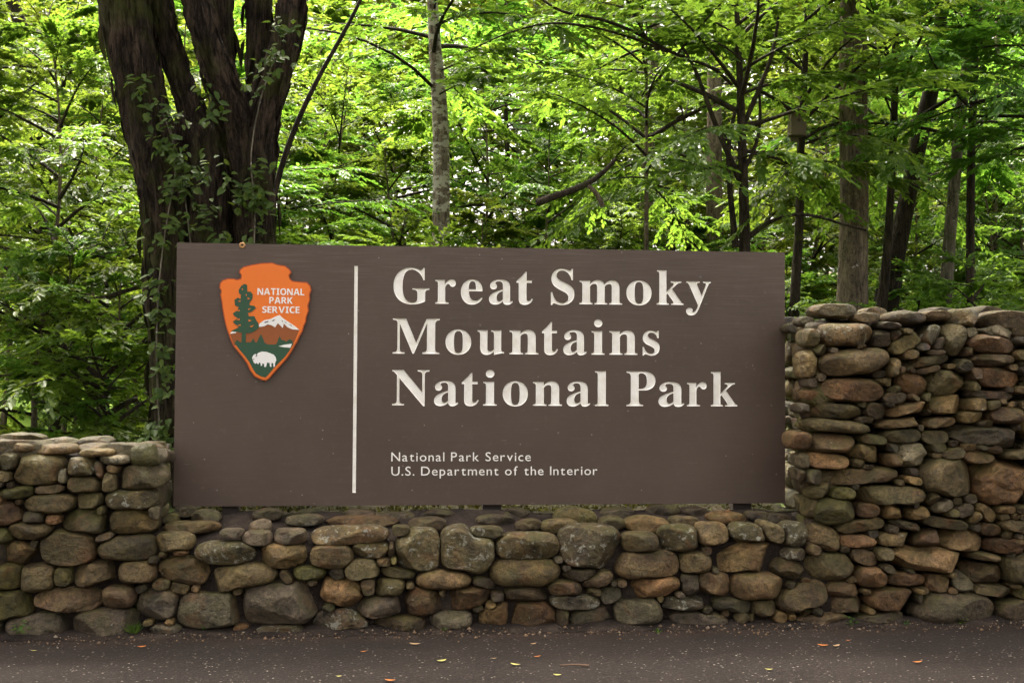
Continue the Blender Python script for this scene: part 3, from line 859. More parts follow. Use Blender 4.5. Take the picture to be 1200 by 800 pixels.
plate(inset([bz(ARROW)], 0.006), -0.0245, 0.0035, M['orange'], 'orange_field', em)
link('spacer', mesh('spacer', [(x, y, z) for y in (-0.009, 0.001) for x, z in bz([(180,220),(480,220),(330,600)])], [(0, 1, 2), (5, 4, 3), (0, 3, 4, 1), (1, 4, 5, 2), (2, 5, 3, 0)], M['post']), em)
LAY = [('foothills', 'rust', [(143,478),(180,470),(240,472),(300,438),(360,420),(415,405),(470,435),(522,457),(508,490),(490,530),(492,540),(165,540),(152,505)]),
 ('snowy_mountain', 'white', [(298,438),(305,420),(330,402),(365,395),(400,378),(415,374),(435,392),(470,415),(500,435),(523,455),(485,452),(458,440),(438,420),(432,445),(420,432),(405,418),(390,441),(372,430),(350,424),(330,435),(310,438)]),
 ('snow_patch', 'white', [(142,474),(155,463),(180,461),(174,472),(150,475)]),
 ('valley', 'green', [(168,528),(180,508),(195,520),(205,525),(258,522),(270,500),(280,522),(290,525),(300,500),(312,478),(325,505),(332,525),(350,535),(395,535),(405,515),(415,488),(425,510),(440,512),(452,520),(470,505),(486,515),(488,535),(466,573),(441,606),(411,636),(381,666),(352,702),(337,716),(314,710),(286,695),(266,665),(249,632),(222,595),(196,565)]),
 ('lake', 'white', [(410,545),(440,536),(483,531),(474,553),(440,550)]),
 ('tree', 'green', [(205,527),(207,470),(190,468),(160,464),(148,460),(175,448),(190,440),(165,418),(158,410),(185,390),(165,378),(158,365),(185,345),(190,330),(170,320),(167,290),(185,278),(200,285),(203,262),(192,255),(190,236),(205,213),(222,202),(236,208),(238,245),(256,245),(268,262),(265,287),(252,300),(250,320),(276,323),(284,335),(262,355),(240,362),(246,380),(276,380),(288,405),(297,415),(303,440),(286,457),(262,470),(240,474),(230,472),(229,527)]),
 ('bison', 'white', [(264,608),(270,594),(281,587),(290,589),(298,581),(316,574),(340,575),(364,583),(384,592),(394,606),(397,622),(391,634),(389,657),(380,657),(381,642),(373,634),(369,646),(371,657),(362,657),(360,637),(346,634),(344,645),(340,658),(330,658),(331,645),(324,637),(319,642),(319,652),(311,652),(311,640),(303,633),(297,645),(290,636),(281,641),(273,633),(268,621)])]
LVL = dict(foothills=1, snowy_mountain=2, snow_patch=2, valley=2, lake=3, tree=3, bison=3)
for nm, mt, pts in LAY:
    plate([bz(pts)], -0.0245-0.0012*LVL[nm], 0.0013, M[mt], nm, em)
for pts in ([(282,598),(290,588),(294,590),(288,602)], [(330,412),(352,405),(356,409),(336,417)], [(372,404),(392,396),(380,408)], [(440,408),(455,416),(450,418)], [(465,420),(486,434),(478,434)], [(426,400),(434,408),(430,412)], [(268,612),(276,616),(272,620)]):
    plate([bz(pts)], -0.0245-0.0012*4, 0.0012, M['greyline'], 'painted_mark', em)
for pts in ([(186,300),(198,292),(200,300)], [(240,276),(252,284),(240,288)], [(178,352),(196,344),(196,352)], [(240,340),(258,336),(246,346)], [(176,398),(196,392),(196,402)], [(244,398),(262,404),(246,410)], [(180,432),(200,424),(202,432)], [(250,436),(274,428),(262,440)], [(206,232),(212,226),(214,238)], [(228,262),(234,258),(234,270)]):
    plate([bz(pts)], -0.0245-0.0012*4, 0.0012, M['orange'], 'painted_mark', em)
for txt, x0, x1, yb in (('NATIONAL', 293, 551, 262), ('PARK', 358, 486, 310), ('SERVICE', 319, 524, 361)):
    text_line(sans_bold(txt), 240+x0/4.707, 240+x1/4.707, 290+yb/4.707, 7.7, M['white'], -0.0262, 0.0018, 0.0, 0.75, 'letter', em)

# the board: face with the letters cut out of it, edges and back
W2, HH = (SX1-SX0)/2, SZ1-SZ0
fv, ff = fill2d([rect(-W2, 0, W2, HH)]+board_holes)
V = [(p[0], 0.0, p[1]) for p in fv]; F = orient(V, ff)
n0 = len(V)
V += [(-W2, 0, 0), (W2, 0, 0), (W2, 0, HH), (-W2, 0, HH), (-W2, TH, 0), (W2, TH, 0), (W2, TH, HH), (-W2, TH, HH)]
F += [tuple(n0+i for i in f) for f in ((0, 4, 5, 1), (1, 5, 6, 2), (2, 6, 7, 3), (3, 7, 4, 0), (4, 7, 6, 5))]
link('board', mesh('board', V, F, M['board']), sign)

def box_mesh(name, x0, x1, y0, y1, z0, z1, mat, bev=0.004):
    bm = bmesh.new()
    bmesh.ops.create_cube(bm, size=1.0, matrix=Matrix.Translation(((x0+x1)/2, (y0+y1)/2, (z0+z1)/2)) @ Matrix.Diagonal((x1-x0, y1-y0, z1-z0, 1)))
    if bev: bmesh.ops.bevel(bm, geom=bm.edges[:], offset=bev, segments=2, affect='EDGES')
    me = bpy.data.meshes.new(name); bm.to_mesh(me); bm.free(); me.materials.append(mat)
    return me
for a, b in ((258.5, 278), (566.5, 588.5), (862, 884)):
    xa, xb = sp(a, 600)[0], sp(b, 600)[0]
    link('post', box_mesh('post', xa, xb, TH-0.0, TH+0.10, -0.35, HH-0.12, M['post']), sign)
# tan washer-like knob on the upper edge
p0 = sp(284, 287.5)
V, F = [], []
for ring, (rr, yy) in enumerate(((0.006, -0.006), (0.010, -0.012), (0.016, -0.010), (0.0185, -0.003), (0.0185, 0.004))):
    for k in range(14):
        a_ = k/14*2*math.pi; r2 = rr*(1+(0.10*math.cos(5*a_) if ring > 1 else 0))
        V.append((p0[0]+r2*math.cos(a_), yy, p0[1]+r2*math.sin(a_)))
for ring in range(4):
    for k in range(14): F.append((ring*14+k, ring*14+(k+1) % 14, (ring+1)*14+(k+1) % 14, (ring+1)*14+k))
kn = link('wooden_knob', mesh('wooden_knob', V, F, M['tan'], True), sign)
kn['label'] = 'small round tan wooden knob on the upper edge'
# chip in the paint above the y
p1 = sp(821, 324.5)
V = [(p1[0], -0.0012, p1[1])]
for k in range(16):
    r2 = 0.004 if k % 2 else 0.012 if k % 4 == 0 else 0.008
    V.append((p1[0]+r2*math.cos(k/16*2*math.pi), -0.0008, p1[1]+r2*math.sin(k/16*2*math.pi)))
link('paint_chip', mesh('paint_chip', V, [(0, k % 16+1, (k+1) % 16+1) for k in range(16)], M['greyline']), sign)

# ------------------------------------------------------------------ trees
def tube(path, rad, seg=10, wob=0.0, seed=0, ridges=0):
    """tapered tube through points; returns verts, quads"""
    P = np.array(path, float); n = len(P)
    T = np.gradient(P, axis=0); T /= np.linalg.norm(T, axis=1)[:, None]+1e-9
    ref = np.array([0.0, 1.0, 0.0]); V = []
    rg = np.random.default_rng(seed); ph = rg.uniform(0, 6.28, 6)
    if abs(T[0] @ ref) > 0.9: ref = np.array([1.0, 0, 0])
    for i in range(n):
        u = np.cross(T[i], ref); u /= np.linalg.norm(u); w = np.cross(u, T[i])
        for k in range(seg):
            a = k/seg*2*math.pi
            r = rad[i]
            if wob:
                s = P[i][2]*1.6
                r *= 1+wob*(math.sin(2*a+ph[0]+s)+0.7*math.sin(3*a+ph[1]-s*1.3)+0.5*math.sin(5*a+ph[2]+s*0.8))
                if ridges: r *= 1+0.035*math.sin(ridges*a+ph[3]+1.5*math.sin(s*1.7))+0.2*noise.noise((math.cos(a)*4+seed, math.sin(a)*4, P[i][2]*1.7))+0.14*noise.noise((math.cos(a)*9, math.sin(a)*9+seed, P[i][2]*4.5))
            V.append(P[i]+u*r*math.cos(a)+w*r*math.sin(a))
    Q = [(i*seg+k, i*seg+(k+1) % seg, (i+1)*seg+(k+1) % seg, (i+1)*seg+k) for i in range(n-1) for k in range(seg)]
    return np.array(V), np.array(Q)

def resample(path, rad, step):
    P = np.array(path, float); r = np.array(rad, float)
    d = np.concatenate([[0], np.cumsum(np.linalg.norm(np.diff(P, axis=0), axis=1))])
    n = max(3, int(d[-1]/step)); t = np.linspace(0, d[-1], n)
    f = lambda y: np.interp(t, d, y)
    Q = np.stack([f(P[:, i]) for i in range(3)], 1); rr = f(r)
    for _ in range(3):
        Q[1:-1] = 0.25*Q[:-2]+0.5*Q[1:-1]+0.25*Q[2:]; rr[1:-1] = 0.25*rr[:-2]+0.5*rr[1:-1]+0.25*rr[2:]
    return Q, rr

class Leaves:
    """collects leaves: base point, direction, up normal, length, width"""
    def __init__(s): s.a = []
    def add(s, p, d, n, L, W): s.a.append((p, d, n, L, W))
    def arrays(s):
        p = np.array([x[0] for x in s.a]); d = np.array([x[1] for x in s.a]); n = np.array([x[2] for x in s.a])
        L = np.array([x[3] for x in s.a]); W = np.array([x[4] for x in s.a])
        return p, d, n, L, W
def leaf_mesh(name, p, d, n, L, W, mat, simple=False, fold=0.25):
    d = d/(np.linalg.norm(d, axis=1)[:, None]+1e-9)
    sd = np.cross(d, n); sd /= np.linalg.norm(sd, axis=1)[:, None]+1e-9
    up = np.cross(sd, d)
    L = L[:, None]; W = W[:, None]
    N = len(p)
    if simple:
        V = np.stack([p, p+d*L*0.45+sd*W*0.5, p+d*L-up*L*0.1, p+d*L*0.45-sd*W*0.5], 1).reshape(-1, 3)
        Q = np.arange(N)[:, None]*4+np.array([[0, 1, 2, 3]])
    else:
        V = np.stack([p, p+d*L*0.25+sd*W*0.42+up*W*fold*0.6, p+d*L*0.62+sd*W*0.42+up*W*fold*0.4-up*L*0.05, p+d*L-up*L*0.16,
                      p+d*L*0.62-sd*W*0.42+up*W*fold*0.4-up*L*0.05, p+d*L*0.25-sd*W*0.42+up*W*fold*0.6], 1).reshape(-1, 3)
        b = np.arange(N)[:, None]*6
        Q = np.concatenate([b+np.array([[0, 1, 2, 3]]), b+np.array([[0, 3, 4, 5]])])
    return qmesh(name, V, Q, mat)

def spray_leaves(rng, p0, d, nrm, length, nleaf, size, acc):
    """a flat twig of alternate leaves; vectorised; acc is a list of arrays"""
    d = d/np.linalg.norm(d); side = np.cross(d, nrm); side /= np.linalg.norm(side); up = np.cross(side, d)
    t = (np.arange(nleaf)+rng.uniform(0.2, 0.8))/nleaf
    sg = np.where(np.arange(nleaf) % 2 == 0, 1.0, -1.0)
    base = p0+np.outer(t*length, d)-np.outer((t**2)*length*0.22, np.array([0, 0, 1.0]))
    ang = rng.uniform(0.5, 1.15, nleaf)*(1-0.55*t)
    dirs = np.cos(ang)[:, None]*d+(np.sin(ang)*sg)[:, None]*side+rng.normal(0, 0.16, (nleaf, 3))
    dirs[:, 2] -= rng.uniform(0.0, 0.35, nleaf)
    nr = up+rng.normal(0, 0.28, (nleaf, 3))
    L = size*rng.uniform(0.7, 1.2, nleaf)*(0.75+0.5*np.sin(t*2.6))
    acc.append((base, dirs, nr, L, L*rng.uniform(0.42, 0.58, nleaf)))

def TRUNK_BEND(seed):
    rg = np.random.default_rng(1000+seed)
    if seed > 20: return 0.0, 0.0, 0.0, 0.0
    return rg.uniform(0.15, 0.45), rg.uniform(0.15, 0.45), rg.uniform(0, 6.28), rg.uniform(0, 6.28)
def trunk_xy(z, bend):
    A1, A2, q1, q2 = bend
    w = np.minimum(1.0, np.asarray(z)/3.0)
    return A1*w*np.sin(np.asarray(z)*0.75+q1), A2*w*np.sin(np.asarray(z)*0.62+q2)

def crown_template(seed, H, R, z0, nbr, nsp, nlf, size, mat, name='crown', droop=0.25, top_round=True, trunk_mat=None):
    """layered understory crown, base of the tree at the origin; returns (leaf mesh, limb mesh)"""
    rng = np.random.default_rng(seed)
    acc, BV, BQ, nb = [], [], [], 0
    A1, A2, q1, q2 = TRUNK_BEND(seed)
    for i in range(nbr):
        f = (i+rng.uniform(0, 1))/nbr
        z = z0+(H-z0)*f
        prof = (math.sin(math.pi*min(1, 0.22+0.78*f))**0.6 if top_round else 1.0)
        L = R*max(0.3, prof)*rng.uniform(0.4, 1.35)
        az = i*2.4+rng.uniform(-1.1, 1.1); rise = rng.uniform(-0.1, 0.75)+0.35*f
        d = np.array([math.cos(az)*math.cos(rise), math.sin(az)*math.cos(rise), math.sin(rise)])
        side = np.array([-math.sin(az), math.cos(az), 0.0])
        bend = rng.uniform(-0.25, 0.25)
        k = 7; tt = np.linspace(0, 1, k)
        path = np.array([*map(float, trunk_xy(z, (A1, A2, q1, q2))), z])+np.outer(tt*L, d)-np.outer(tt**2*L*droop*rng.uniform(0.5, 1.5), [0, 0, 1])+np.outer(tt**2*L*bend, side)
        v, q = tube(path, 0.022*L/R*(1.05-tt)+0.003, 4)
        BV.append(v); BQ.append(q+nb); nb += len(v)
        for j in range(nsp):
            t = 0.24+0.76*(j+rng.uniform(0, 1))/nsp
            x = t*(k-1); i0 = min(int(x), k-2); p = path[i0]+(path[i0+1]-path[i0])*(x-i0)
            tan = path[i0+1]-path[i0]; tan /= np.linalg.norm(tan)
            sg = 1 if j % 2 else -1
            a = rng.uniform(0.35, 1.2)*(1-0.4*t)
            sdir = tan*math.cos(a)+side*sg*math.sin(a)+np.array([0, 0, rng.normal(0, 0.16)])
            nrm = np.array([rng.normal(0, 0.2), rng.normal(0, 0.2), 1.0])
            spray_leaves(rng, p, sdir, nrm, rng.uniform(0.35, 0.75)*min(1.2, 0.5+L*0.3), nlf, size, acc)
    arr = [np.concatenate([a[i] for a in acc]) for i in range(5)]
    lm = leaf_mesh(name, *arr, mat)
    bm_ = qmesh('limbs', np.concatenate(BV), np.concatenate(BQ), trunk_mat or M['bark_dark'], True)
    return lm, bm_

TPL, SEEDS = {}, {}
for key, args in dict(
    bright_a=(1, 6.5, 2.3, 0.7, 34, 20, 18, 0.092, 'leaf_bright'), bright_b=(2, 7.5, 2.8, 1.2, 38, 20, 18, 0.092, 'leaf_bright'),
    mid_a=(3, 6.0, 2.4, 0.5, 36, 20, 18, 0.092, 'leaf_mid'), mid_b=(4, 8.0, 2.9, 1.5, 38, 20, 18, 0.092, 'leaf_mid'),
    dark_a=(5, 5.0, 2.2, 0.3, 34, 20, 18, 0.092, 'leaf_dark'), dark_b=(6, 7.0, 2.6, 0.8, 36, 20, 18, 0.092, 'leaf_dark'),
    high_a=(21, 6.6, 2.3, 3.7, 24, 17, 18, 0.09, 'leaf_bright'), high_b=(22, 6.9, 2.5, 4.0, 24, 17, 18, 0.095, 'leaf_mid'),
    shrub_a=(7, 1.9, 1.2, 0.05, 26, 12, 14, 0.07, 'leaf_mid'), shrub_b=(8, 2.4, 1.4, 0.05, 28, 12, 14, 0.075, 'leaf_bright')).items():
    TPL[key] = crown_template(*args[:-1], M[args[-1]]); SEEDS[key] = args[0]
# high canopy of the tall trees
_rg = np.random.default_rng(77)
def canopy_template(seed, n=2600):
    rg = np.random.default_rng(seed)
    cl = rg.normal(size=(70, 3)); cl /= np.linalg.norm(cl, axis=1)[:, None]; cl *= rg.uniform(0.3, 1.0, (70, 1))
    cl *= np.array([3.0, 3.0, 2.6])
    c = cl[rg.integers(0, 70, n)]+rg.normal(0, 0.42, (n, 3))*np.array([1, 1, 0.55])
    dd = rg.normal(size=(n, 3)); dd[:, 2] *= 0.4
    nn = rg.normal(0, 0.4, (n, 3))+np.array([0, 0, 1.0])
    L = rg.uniform(0.12, 0.2, n)
    return leaf_mesh('crown', c, dd, nn, L, L*0.55, M['leaf_mid'], True)
CANOPY = [canopy_template(s) for s in (1, 2)]

def px_path(pts, Y):
    P, r = [], []
    for q in pts:
        y = Y+(q[3] if len(q) > 3 else 0)
        p = at(q[0], q[1], y); P.append(p); r.append(q[2]/2*mpp(p))
    return P, r
def stem_mesh(name, P, r, mat, org, seg=12, step=0.12, wob=0.03, seed=0, ridges=0):
    Q, rr = resample(P, r, step)
    v, q = tube(Q, rr, seg, wob, seed, ridges)
    return qmesh(name, v-np.asarray(org), q, mat, True)

def tall_tree(pts, Y, mat, label, name='forest_tree', top=11.5, canopy=None, seed=0, seg=14, ridges=0, extra=(), low=None, lift=0.0, big=1.0):
    """a trunk traced from the photograph, carried down to the ground and up to its crown"""
    P, r = px_path(pts, Y)                       # from top of the picture downwards
    P = P[::-1]; r = r[::-1]
    d0 = (P[0]-P[1]); d0 = d0/abs(d0[2]+1e-6)
    gz = ground_z(float(P[0][0]), float(P[0][1]))-0.15
    if P[0][2] > gz+0.05:
        b = P[0]+d0*(P[0][2]-gz)*np.array([0.6, 0.6, 1])
        b[2] = gz
        P = [b]+P; r = [r[0]*1.25]+r
    if top and P[-1][2] < top:
        d1 = (P[-1]-P[-2]); d1 = d1/max(1e-3, d1[2])
        P = P+[P[-1]+d1*(top-P[-1][2])*0.5*np.array([1, 1, 1.0])+np.array([0, 0, (top-P[-1][2])*0.5])]; r = r+[r[-1]*0.55]
    org = np.array(P[0])
    root = empty(name, tuple(org)); tag(root, label, 'tree')
    link('trunk', stem_mesh('trunk', P, r, mat, org, seg, 0.15, 0.02, seed, ridges), root)
    for e in extra:
        Pe, re = px_path(e, Y)
        link('branch', stem_mesh('branch', Pe, re, mat, org, 7, 0.1, 0.02, seed+1), root)
    if canopy is not None:
        c = link('crown', CANOPY[canopy], root, tuple(np.array(P[-1])-org+np.array([0, 0, 1.0])))
        c.rotation_euler = (0, 0, seed*1.3)
    if low:                                       # leafy limbs low on the trunk, hung where the trunk passes
        zt = 5.6+lift; Pa = np.array(P); base = np.array([np.interp(zt, Pa[:, 2], Pa[:, 0]), np.interp(zt, Pa[:, 2], Pa[:, 1]), org[2]+lift])
        for nm_, me_ in (('limbs', TPL[low][1]), ('crown', TPL[low][0])):
            c = link(nm_, me_, root, tuple(base-org)); c.rotation_euler = (0, 0, seed*0.9); c.scale = (big, big, 1)
    return root

# the old many-stemmed tree behind the sign's left end
YB = 2.7
STEMS = [[(144,-12,62),(151,40,58),(166,110,50),(180,180,50),(190,230,48),(194,300,46),(199,400,44),(204,500,46),(206,570,56)],
 [(184,-12,24,.15),(196,40,25,.15),(208,85,26,.15),(225,130,28,.15),(240,170,34,.12),(246,230,44,.1),(244,300,54,.1),(244,560,64,.1)],
 [(227,-12,32,-.1),(240,40,34,-.1),(257,85,36,-.08),(275,120,36,-.05),(288,150,40,-.02),(298,190,42,0),(301,230,38,0)],
 [(345,-12,30),(337,40,34),(323,85,36),(310,120,40),(302,160,42),(300,210,40),(301,280,40),(302,400,44),(302,560,56)],
 [(304,-12,27,.25),(303,50,27,.25),(304,110,26,.2),(304,150,24,.1)],
 [(262,-12,20,.35),(262,60,22,.35),(262,150,26,.35),(260,230,40,.3),(258,300,60,.3),(256,560,70,.3)],
 [(214,140,24,.2),(226,190,44,.25),(232,240,60,.25),(236,300,80,.25),(236,560,100,.25)]]
o0 = at(240, 560, YB+0.1); o0[2] = ground_z(o0[0], o0[1])
old = empty('old_tree', tuple(o0))
tag(old, 'huge old tree with several dark shaggy stems behind the left end of the sign', 'tree')
for i, s in enumerate(STEMS):
    P, r = px_path(s, YB); P, r = P[::-1], r[::-1]
    if i not in (4, 6):
        if i != 2: pass
        d1 = P[-1]-P[-2]; d1 = d1/d1[2]; tp = 9.0
        P.append(P[-1]+d1*0.5*(tp-P[-1][2])+np.array([0, 0, 0.5*(tp-P[-1][2])])); r.append(r[-1]*0.5)
    link('stem', stem_mesh('stem', P, r, M['bark_old'], o0, 44, 0.04, 0.06, 40+i, 9), old)
rg = np.random.default_rng(61); fl = []
for o_ in [c for c in old.children if c.name.startswith('stem')]:
    me_ = o_.data; nv_ = len(me_.vertices); co = np.empty(nv_*3, np.float32); me_.vertices.foreach_get('co', co); co = co.reshape(-1, 3)
    ring = co.reshape(-1, 44, 3); cen = ring.mean(1); tan = np.gradient(cen, axis=0); tan /= np.linalg.norm(tan, axis=1)[:, None]+1e-9
    for _ in range(int(len(ring)*3.2)):
        i_, k_ = rg.integers(2, len(ring)-2), rg.integers(0, 44)
        if ring[i_, k_, 2] > 6.5: continue
        p = ring[i_, k_]; nn = p-cen[i_]; rr_ = np.linalg.norm(nn); nn = nn/rr_
        d_ = -tan[i_]*1.0+nn*rg.uniform(0.02, 0.16)+rg.normal(0, 0.08, 3); L_ = rg.uniform(0.10, 0.34)
        fl.append((p+nn*0.004, d_, nn+rg.normal(0, 0.2, 3), L_, L_*rg.uniform(0.12, 0.26)))
bk = link('bark_strips', leaf_mesh('bark_strips', *[np.array([f[i] for f in fl]) for i in range(5)], M['bark_old']), old); bk['kind'] = 'stuff'
WIDE = canopy_template(3, 6500)                    # unseen broad crown, added to shade the road in front
for i, (dx, dy, dz) in enumerate(((-3.6, 0.3, 9.2), (-1.0, 1.0, 9.8), (1.6, 0.3, 9.4), (4.2, 0.8, 9.6), (6.4, 0.4, 9.3), (-6.2, 0.8, 9.4))):
    c = link('crown', WIDE, old, (dx, dy, dz)); c.scale = (0.8, 0.72, 0.6); c.rotation_euler = (0, 0, i*1.7)
for i, (dx, dy, dz) in enumerate(((4.2, 0.8, 9.2), (6.4, 0.4, 8.9), (-3.6, 0.3, 9.0), (-6.2, 0.8, 9.2))):
    a0 = np.array([0.35*np.sign(dx), 0.1, 6.2]); a1 = np.array([dx, dy, dz]); mid = (a0+a1)/2+np.array([0, 0, 0.7])
    Q, rr = resample([a0, mid, a1], [0.12, 0.08, 0.03], 0.2); v, q = tube(Q, rr, 9, 0.03, i)
    link('limb', qmesh('limb', v, q, M['bark_old'], True), old)

# trunks standing in the wood, from the photograph
tall_tree([(506,-12,12),(510,60,15),(515,120,18),(517,180,19),(517,240,20),(516,300,21)], 9.0, M['bark_lichen'], 'slim straight tree with pale lichen patches rising behind the middle of the sign', seed=3, canopy=0, low='high_b', lift=0.4, big=1.15)
tall_tree([(836,-12,15),(837,120,17),(837,220,19),(838,300,20)], 12.0, M['bark_grey'], 'pale grey straight trunk just left of the dark forked small tree', seed=4, canopy=1)
tall_tree([(999,-12,29),(1000,60,31),(1000,150,32),(1001,230,33),(1000,300,34),(999,365,37)], 8.5, M['bark_grey'], 'thickest straight grey brown trunk behind the tall wall', seed=5, canopy=0, seg=20)
tall_tree([(1104,-12,13),(1101,60,15),(1090,110,18),(1080,150,20),(1066,220,19),(1054,280,21),(1043,325,25),(1036,368,31)], 9.5, M['bark_dark'], 'leaning dark trunk crossing behind a thin one, right of the thickest trunk', seed=6, canopy=1)
tall_tree([(1050,-12,7),(1049,100,8),(1046,180,9),(1042,260,9),(1038,320,11),(1032,368,13)], 8.9, M['bark_dark'], 'thin dark trunk directly in front of the leaning dark trunk', seed=7, low='high_a', lift=-0.2)
tall_tree([(1150,-12,10),(1140,40,11),(1132,80,12),(1124,150,13),(1118,220,13),(1112,290,14),(1107,368,15)], 9.0, M['bark_pale'], 'pale leaning trunk with lichen above the right part of the tall wall', seed=8, canopy=0)
tall_tree([(1145,-12,8),(1142,80,9),(1138,180,9),(1137,280,10),(1137,368,11)], 8.6, M['bark_dark'], 'thin straight dark trunk right of the pale leaning trunk', seed=9, low='high_b', lift=-0.3)
tall_tree([(1170,-12,5),(1168,100,6),(1166,220,6),(1164,340,7)], 14.0, M['bark_grey'], 'thin far grey trunk, rightmost of the trunks above the tall wall', seed=10)
tall_tree([(945,40,6),(942,110,8),(938,180,9),(937,260,10),(933,320,11),(930,375,13)], 8.0, M['bark_dark'], 'narrow dark trunk that carries the wooden birdhouse', seed=11, top=7.5, low='high_a', lift=-0.1)
tall_tree([(592,80,4),(593,140,5),(595,190,6),(598,235,6)], 16.0, M['bark_dark'], 'thin dark trunk in the wood above the middle of the sign', seed=12, top=9, low='high_a', lift=1.2, big=1.3)
tall_tree([(627,115,3),(634,150,4),(634,200,4),(632,240,5)], 17.0, M['bark_pale'], 'thinnest pale sapling above the middle of the sign', seed=13, top=9)
tall_tree([(768,60,10),(764,130,12),(758,200,14),(757,280,17)], 15.0, M['bark_grey'], 'dull grey trunk half hidden by leaves above the lettering Smoky', seed=14, canopy=1)
tall_tree([(430,-12,4),(408,30,5),(394,55,5),(370,95,5.5),(345,150,6.5),(330,190,7)], 3.6, M['bark_dark'], 'bare thin sapling leaning right beside the old many stemmed tree', seed=15, top=7.5, name='sapling', low=None)
tall_tree([(8,-12,14),(22,20,16),(34,60,14),(40,110,14)], 10, M['bark_dark'], 'dark leaning trunk in the upper left corner', seed=16, top=10)
# small dark forked tree
fk = [(862,-12,5),(866,60,7),(868,120,9),(870,180,11),(872,240,12),(873,300,14)]
tall_tree(fk, 6.5, M['bark_dark'], 'small dark tree forking into many bare branches above the lettering Smoky', name='forked_tree', seed=17, top=7.5, low='high_a', lift=-0.3, big=1.08, extra=(
    [(868,215,7),(858,190,7),(846,165,6),(836,140,6),(826,112,5),(815,80,4),(800,55,3)],
    [(870,150,6),(884,118,6),(900,80,5),(908,55,4),(912,20,3)],
    [(872,146,5),(890,144,5),(908,140,4.5),(925,132,4),(938,125,3)],
    [(875,280,8),(888,268,6),(906,256,5),(930,250,4),(955,252,3.5),(985,262,3),(1015,270,2.5)],
    [(872,200,5),(884,178,4.5),(892,150,4),(890,110,3)],
    [(858,100,4),(840,80,4),(815,72,4),(785,62,4),(750,40,4),(705,22,4),(655,15,3.5),(630,-4,2.5)],
    [(780,60,3),(740,44,3),(690,30,3),(640,26,2.5),(590,40,2),(545,62,1.5)],
    [(862,290,9),(858,250,7),(853,200,6),(854,160,5),(862,130,4)]))
# broken limb hanging in the wood
P, r = px_path([(629,238,9),(650,230,9),(675,222,8),(695,212,7),(710,200,5.5),(722,186,4)], 5.7)
bl_ = empty('broken_limb', tuple(P[0])); tag(bl_, 'broken curved limb hanging among leaves above the sign', 'branch')
link('limb', stem_mesh('limb', P, r, M['bark_dark'], P[0], 9, 0.06, 0.05, 3), bl_)
P2, r2 = px_path([(686,215,5),(696,222,6),(703,230,7),(706,242,7)], 5.7)
link('stub', stem_mesh('stub', P2, r2, M['bark_grey'], P[0], 9, 0.05, 0.05, 4), bl_)

# understory trees: trunk, limbs and layered crown
LOOK = dict(bright='yellow green', mid='mid green', dark='deep green', high='high crowned green')
REGION = [(0, 'beyond the left edge of the picture'), (75, 'above the left end of the left wall'), (165, 'just left of the old many stemmed tree'), (300, 'behind the old many stemmed tree'), (430, 'right of the old tree'),
          (535, 'beside the slim lichened trunk'), (625, 'above the word Smoky, left part'), (700, 'above the word Mountains, right part'), (800, 'left of the pale straight trunk'), (885, 'around the small dark forked tree'),
          (945, 'beside the birdhouse trunk'), (1020, 'behind the thickest trunk'), (1100, 'left of the pale leaning trunk'), (1175, 'right of the pale leaning trunk'), (9999, 'at the right edge of the picture')]
def und_label(kind, px, Y, p):
    row = 'nearest' if Y < 8 else 'middle row' if Y < 14.5 else 'back row'
    return '%s %s understory tree %s' % (row, LOOK[kind], next(t for lim, t in REGION if px < lim))
TRK = {}
def understory(px, Y, key, scale=1.0, rot=0.0, sz=1.0):
    p = at(px, 440, Y); x = float(p[0]); z = ground_z(x, Y)-0.05
    root = empty('understory_tree', (x, Y, z)); kind = key.split('_')[0]
    tag(root, und_label(kind, px, Y, p), 'tree', 'understory trees of the wood')
    root.rotation_euler = (0, 0, rot); root.scale = (scale, scale, scale*sz)
    lm, bm_ = TPL[key]
    if key not in TRK:
        H = max(v.co.z for v in bm_.vertices); rg = np.random.default_rng(len(TRK)); k = 15; t = np.linspace(0, 1, k)
        H *= 0.9; tx, ty = trunk_xy(t*H, TRUNK_BEND(SEEDS[key])); path = np.stack([tx, ty, t*H], 1)
        v, q = tube(path, 0.042*(1.1-t)+0.006, 8); TRK[key] = qmesh('trunk', v, q, M['bark_grey'], True)
    link('trunk', TRK[key], root); link('limbs', bm_, root); link('crown', lm, root)
    return root
rnd = random.Random(5)
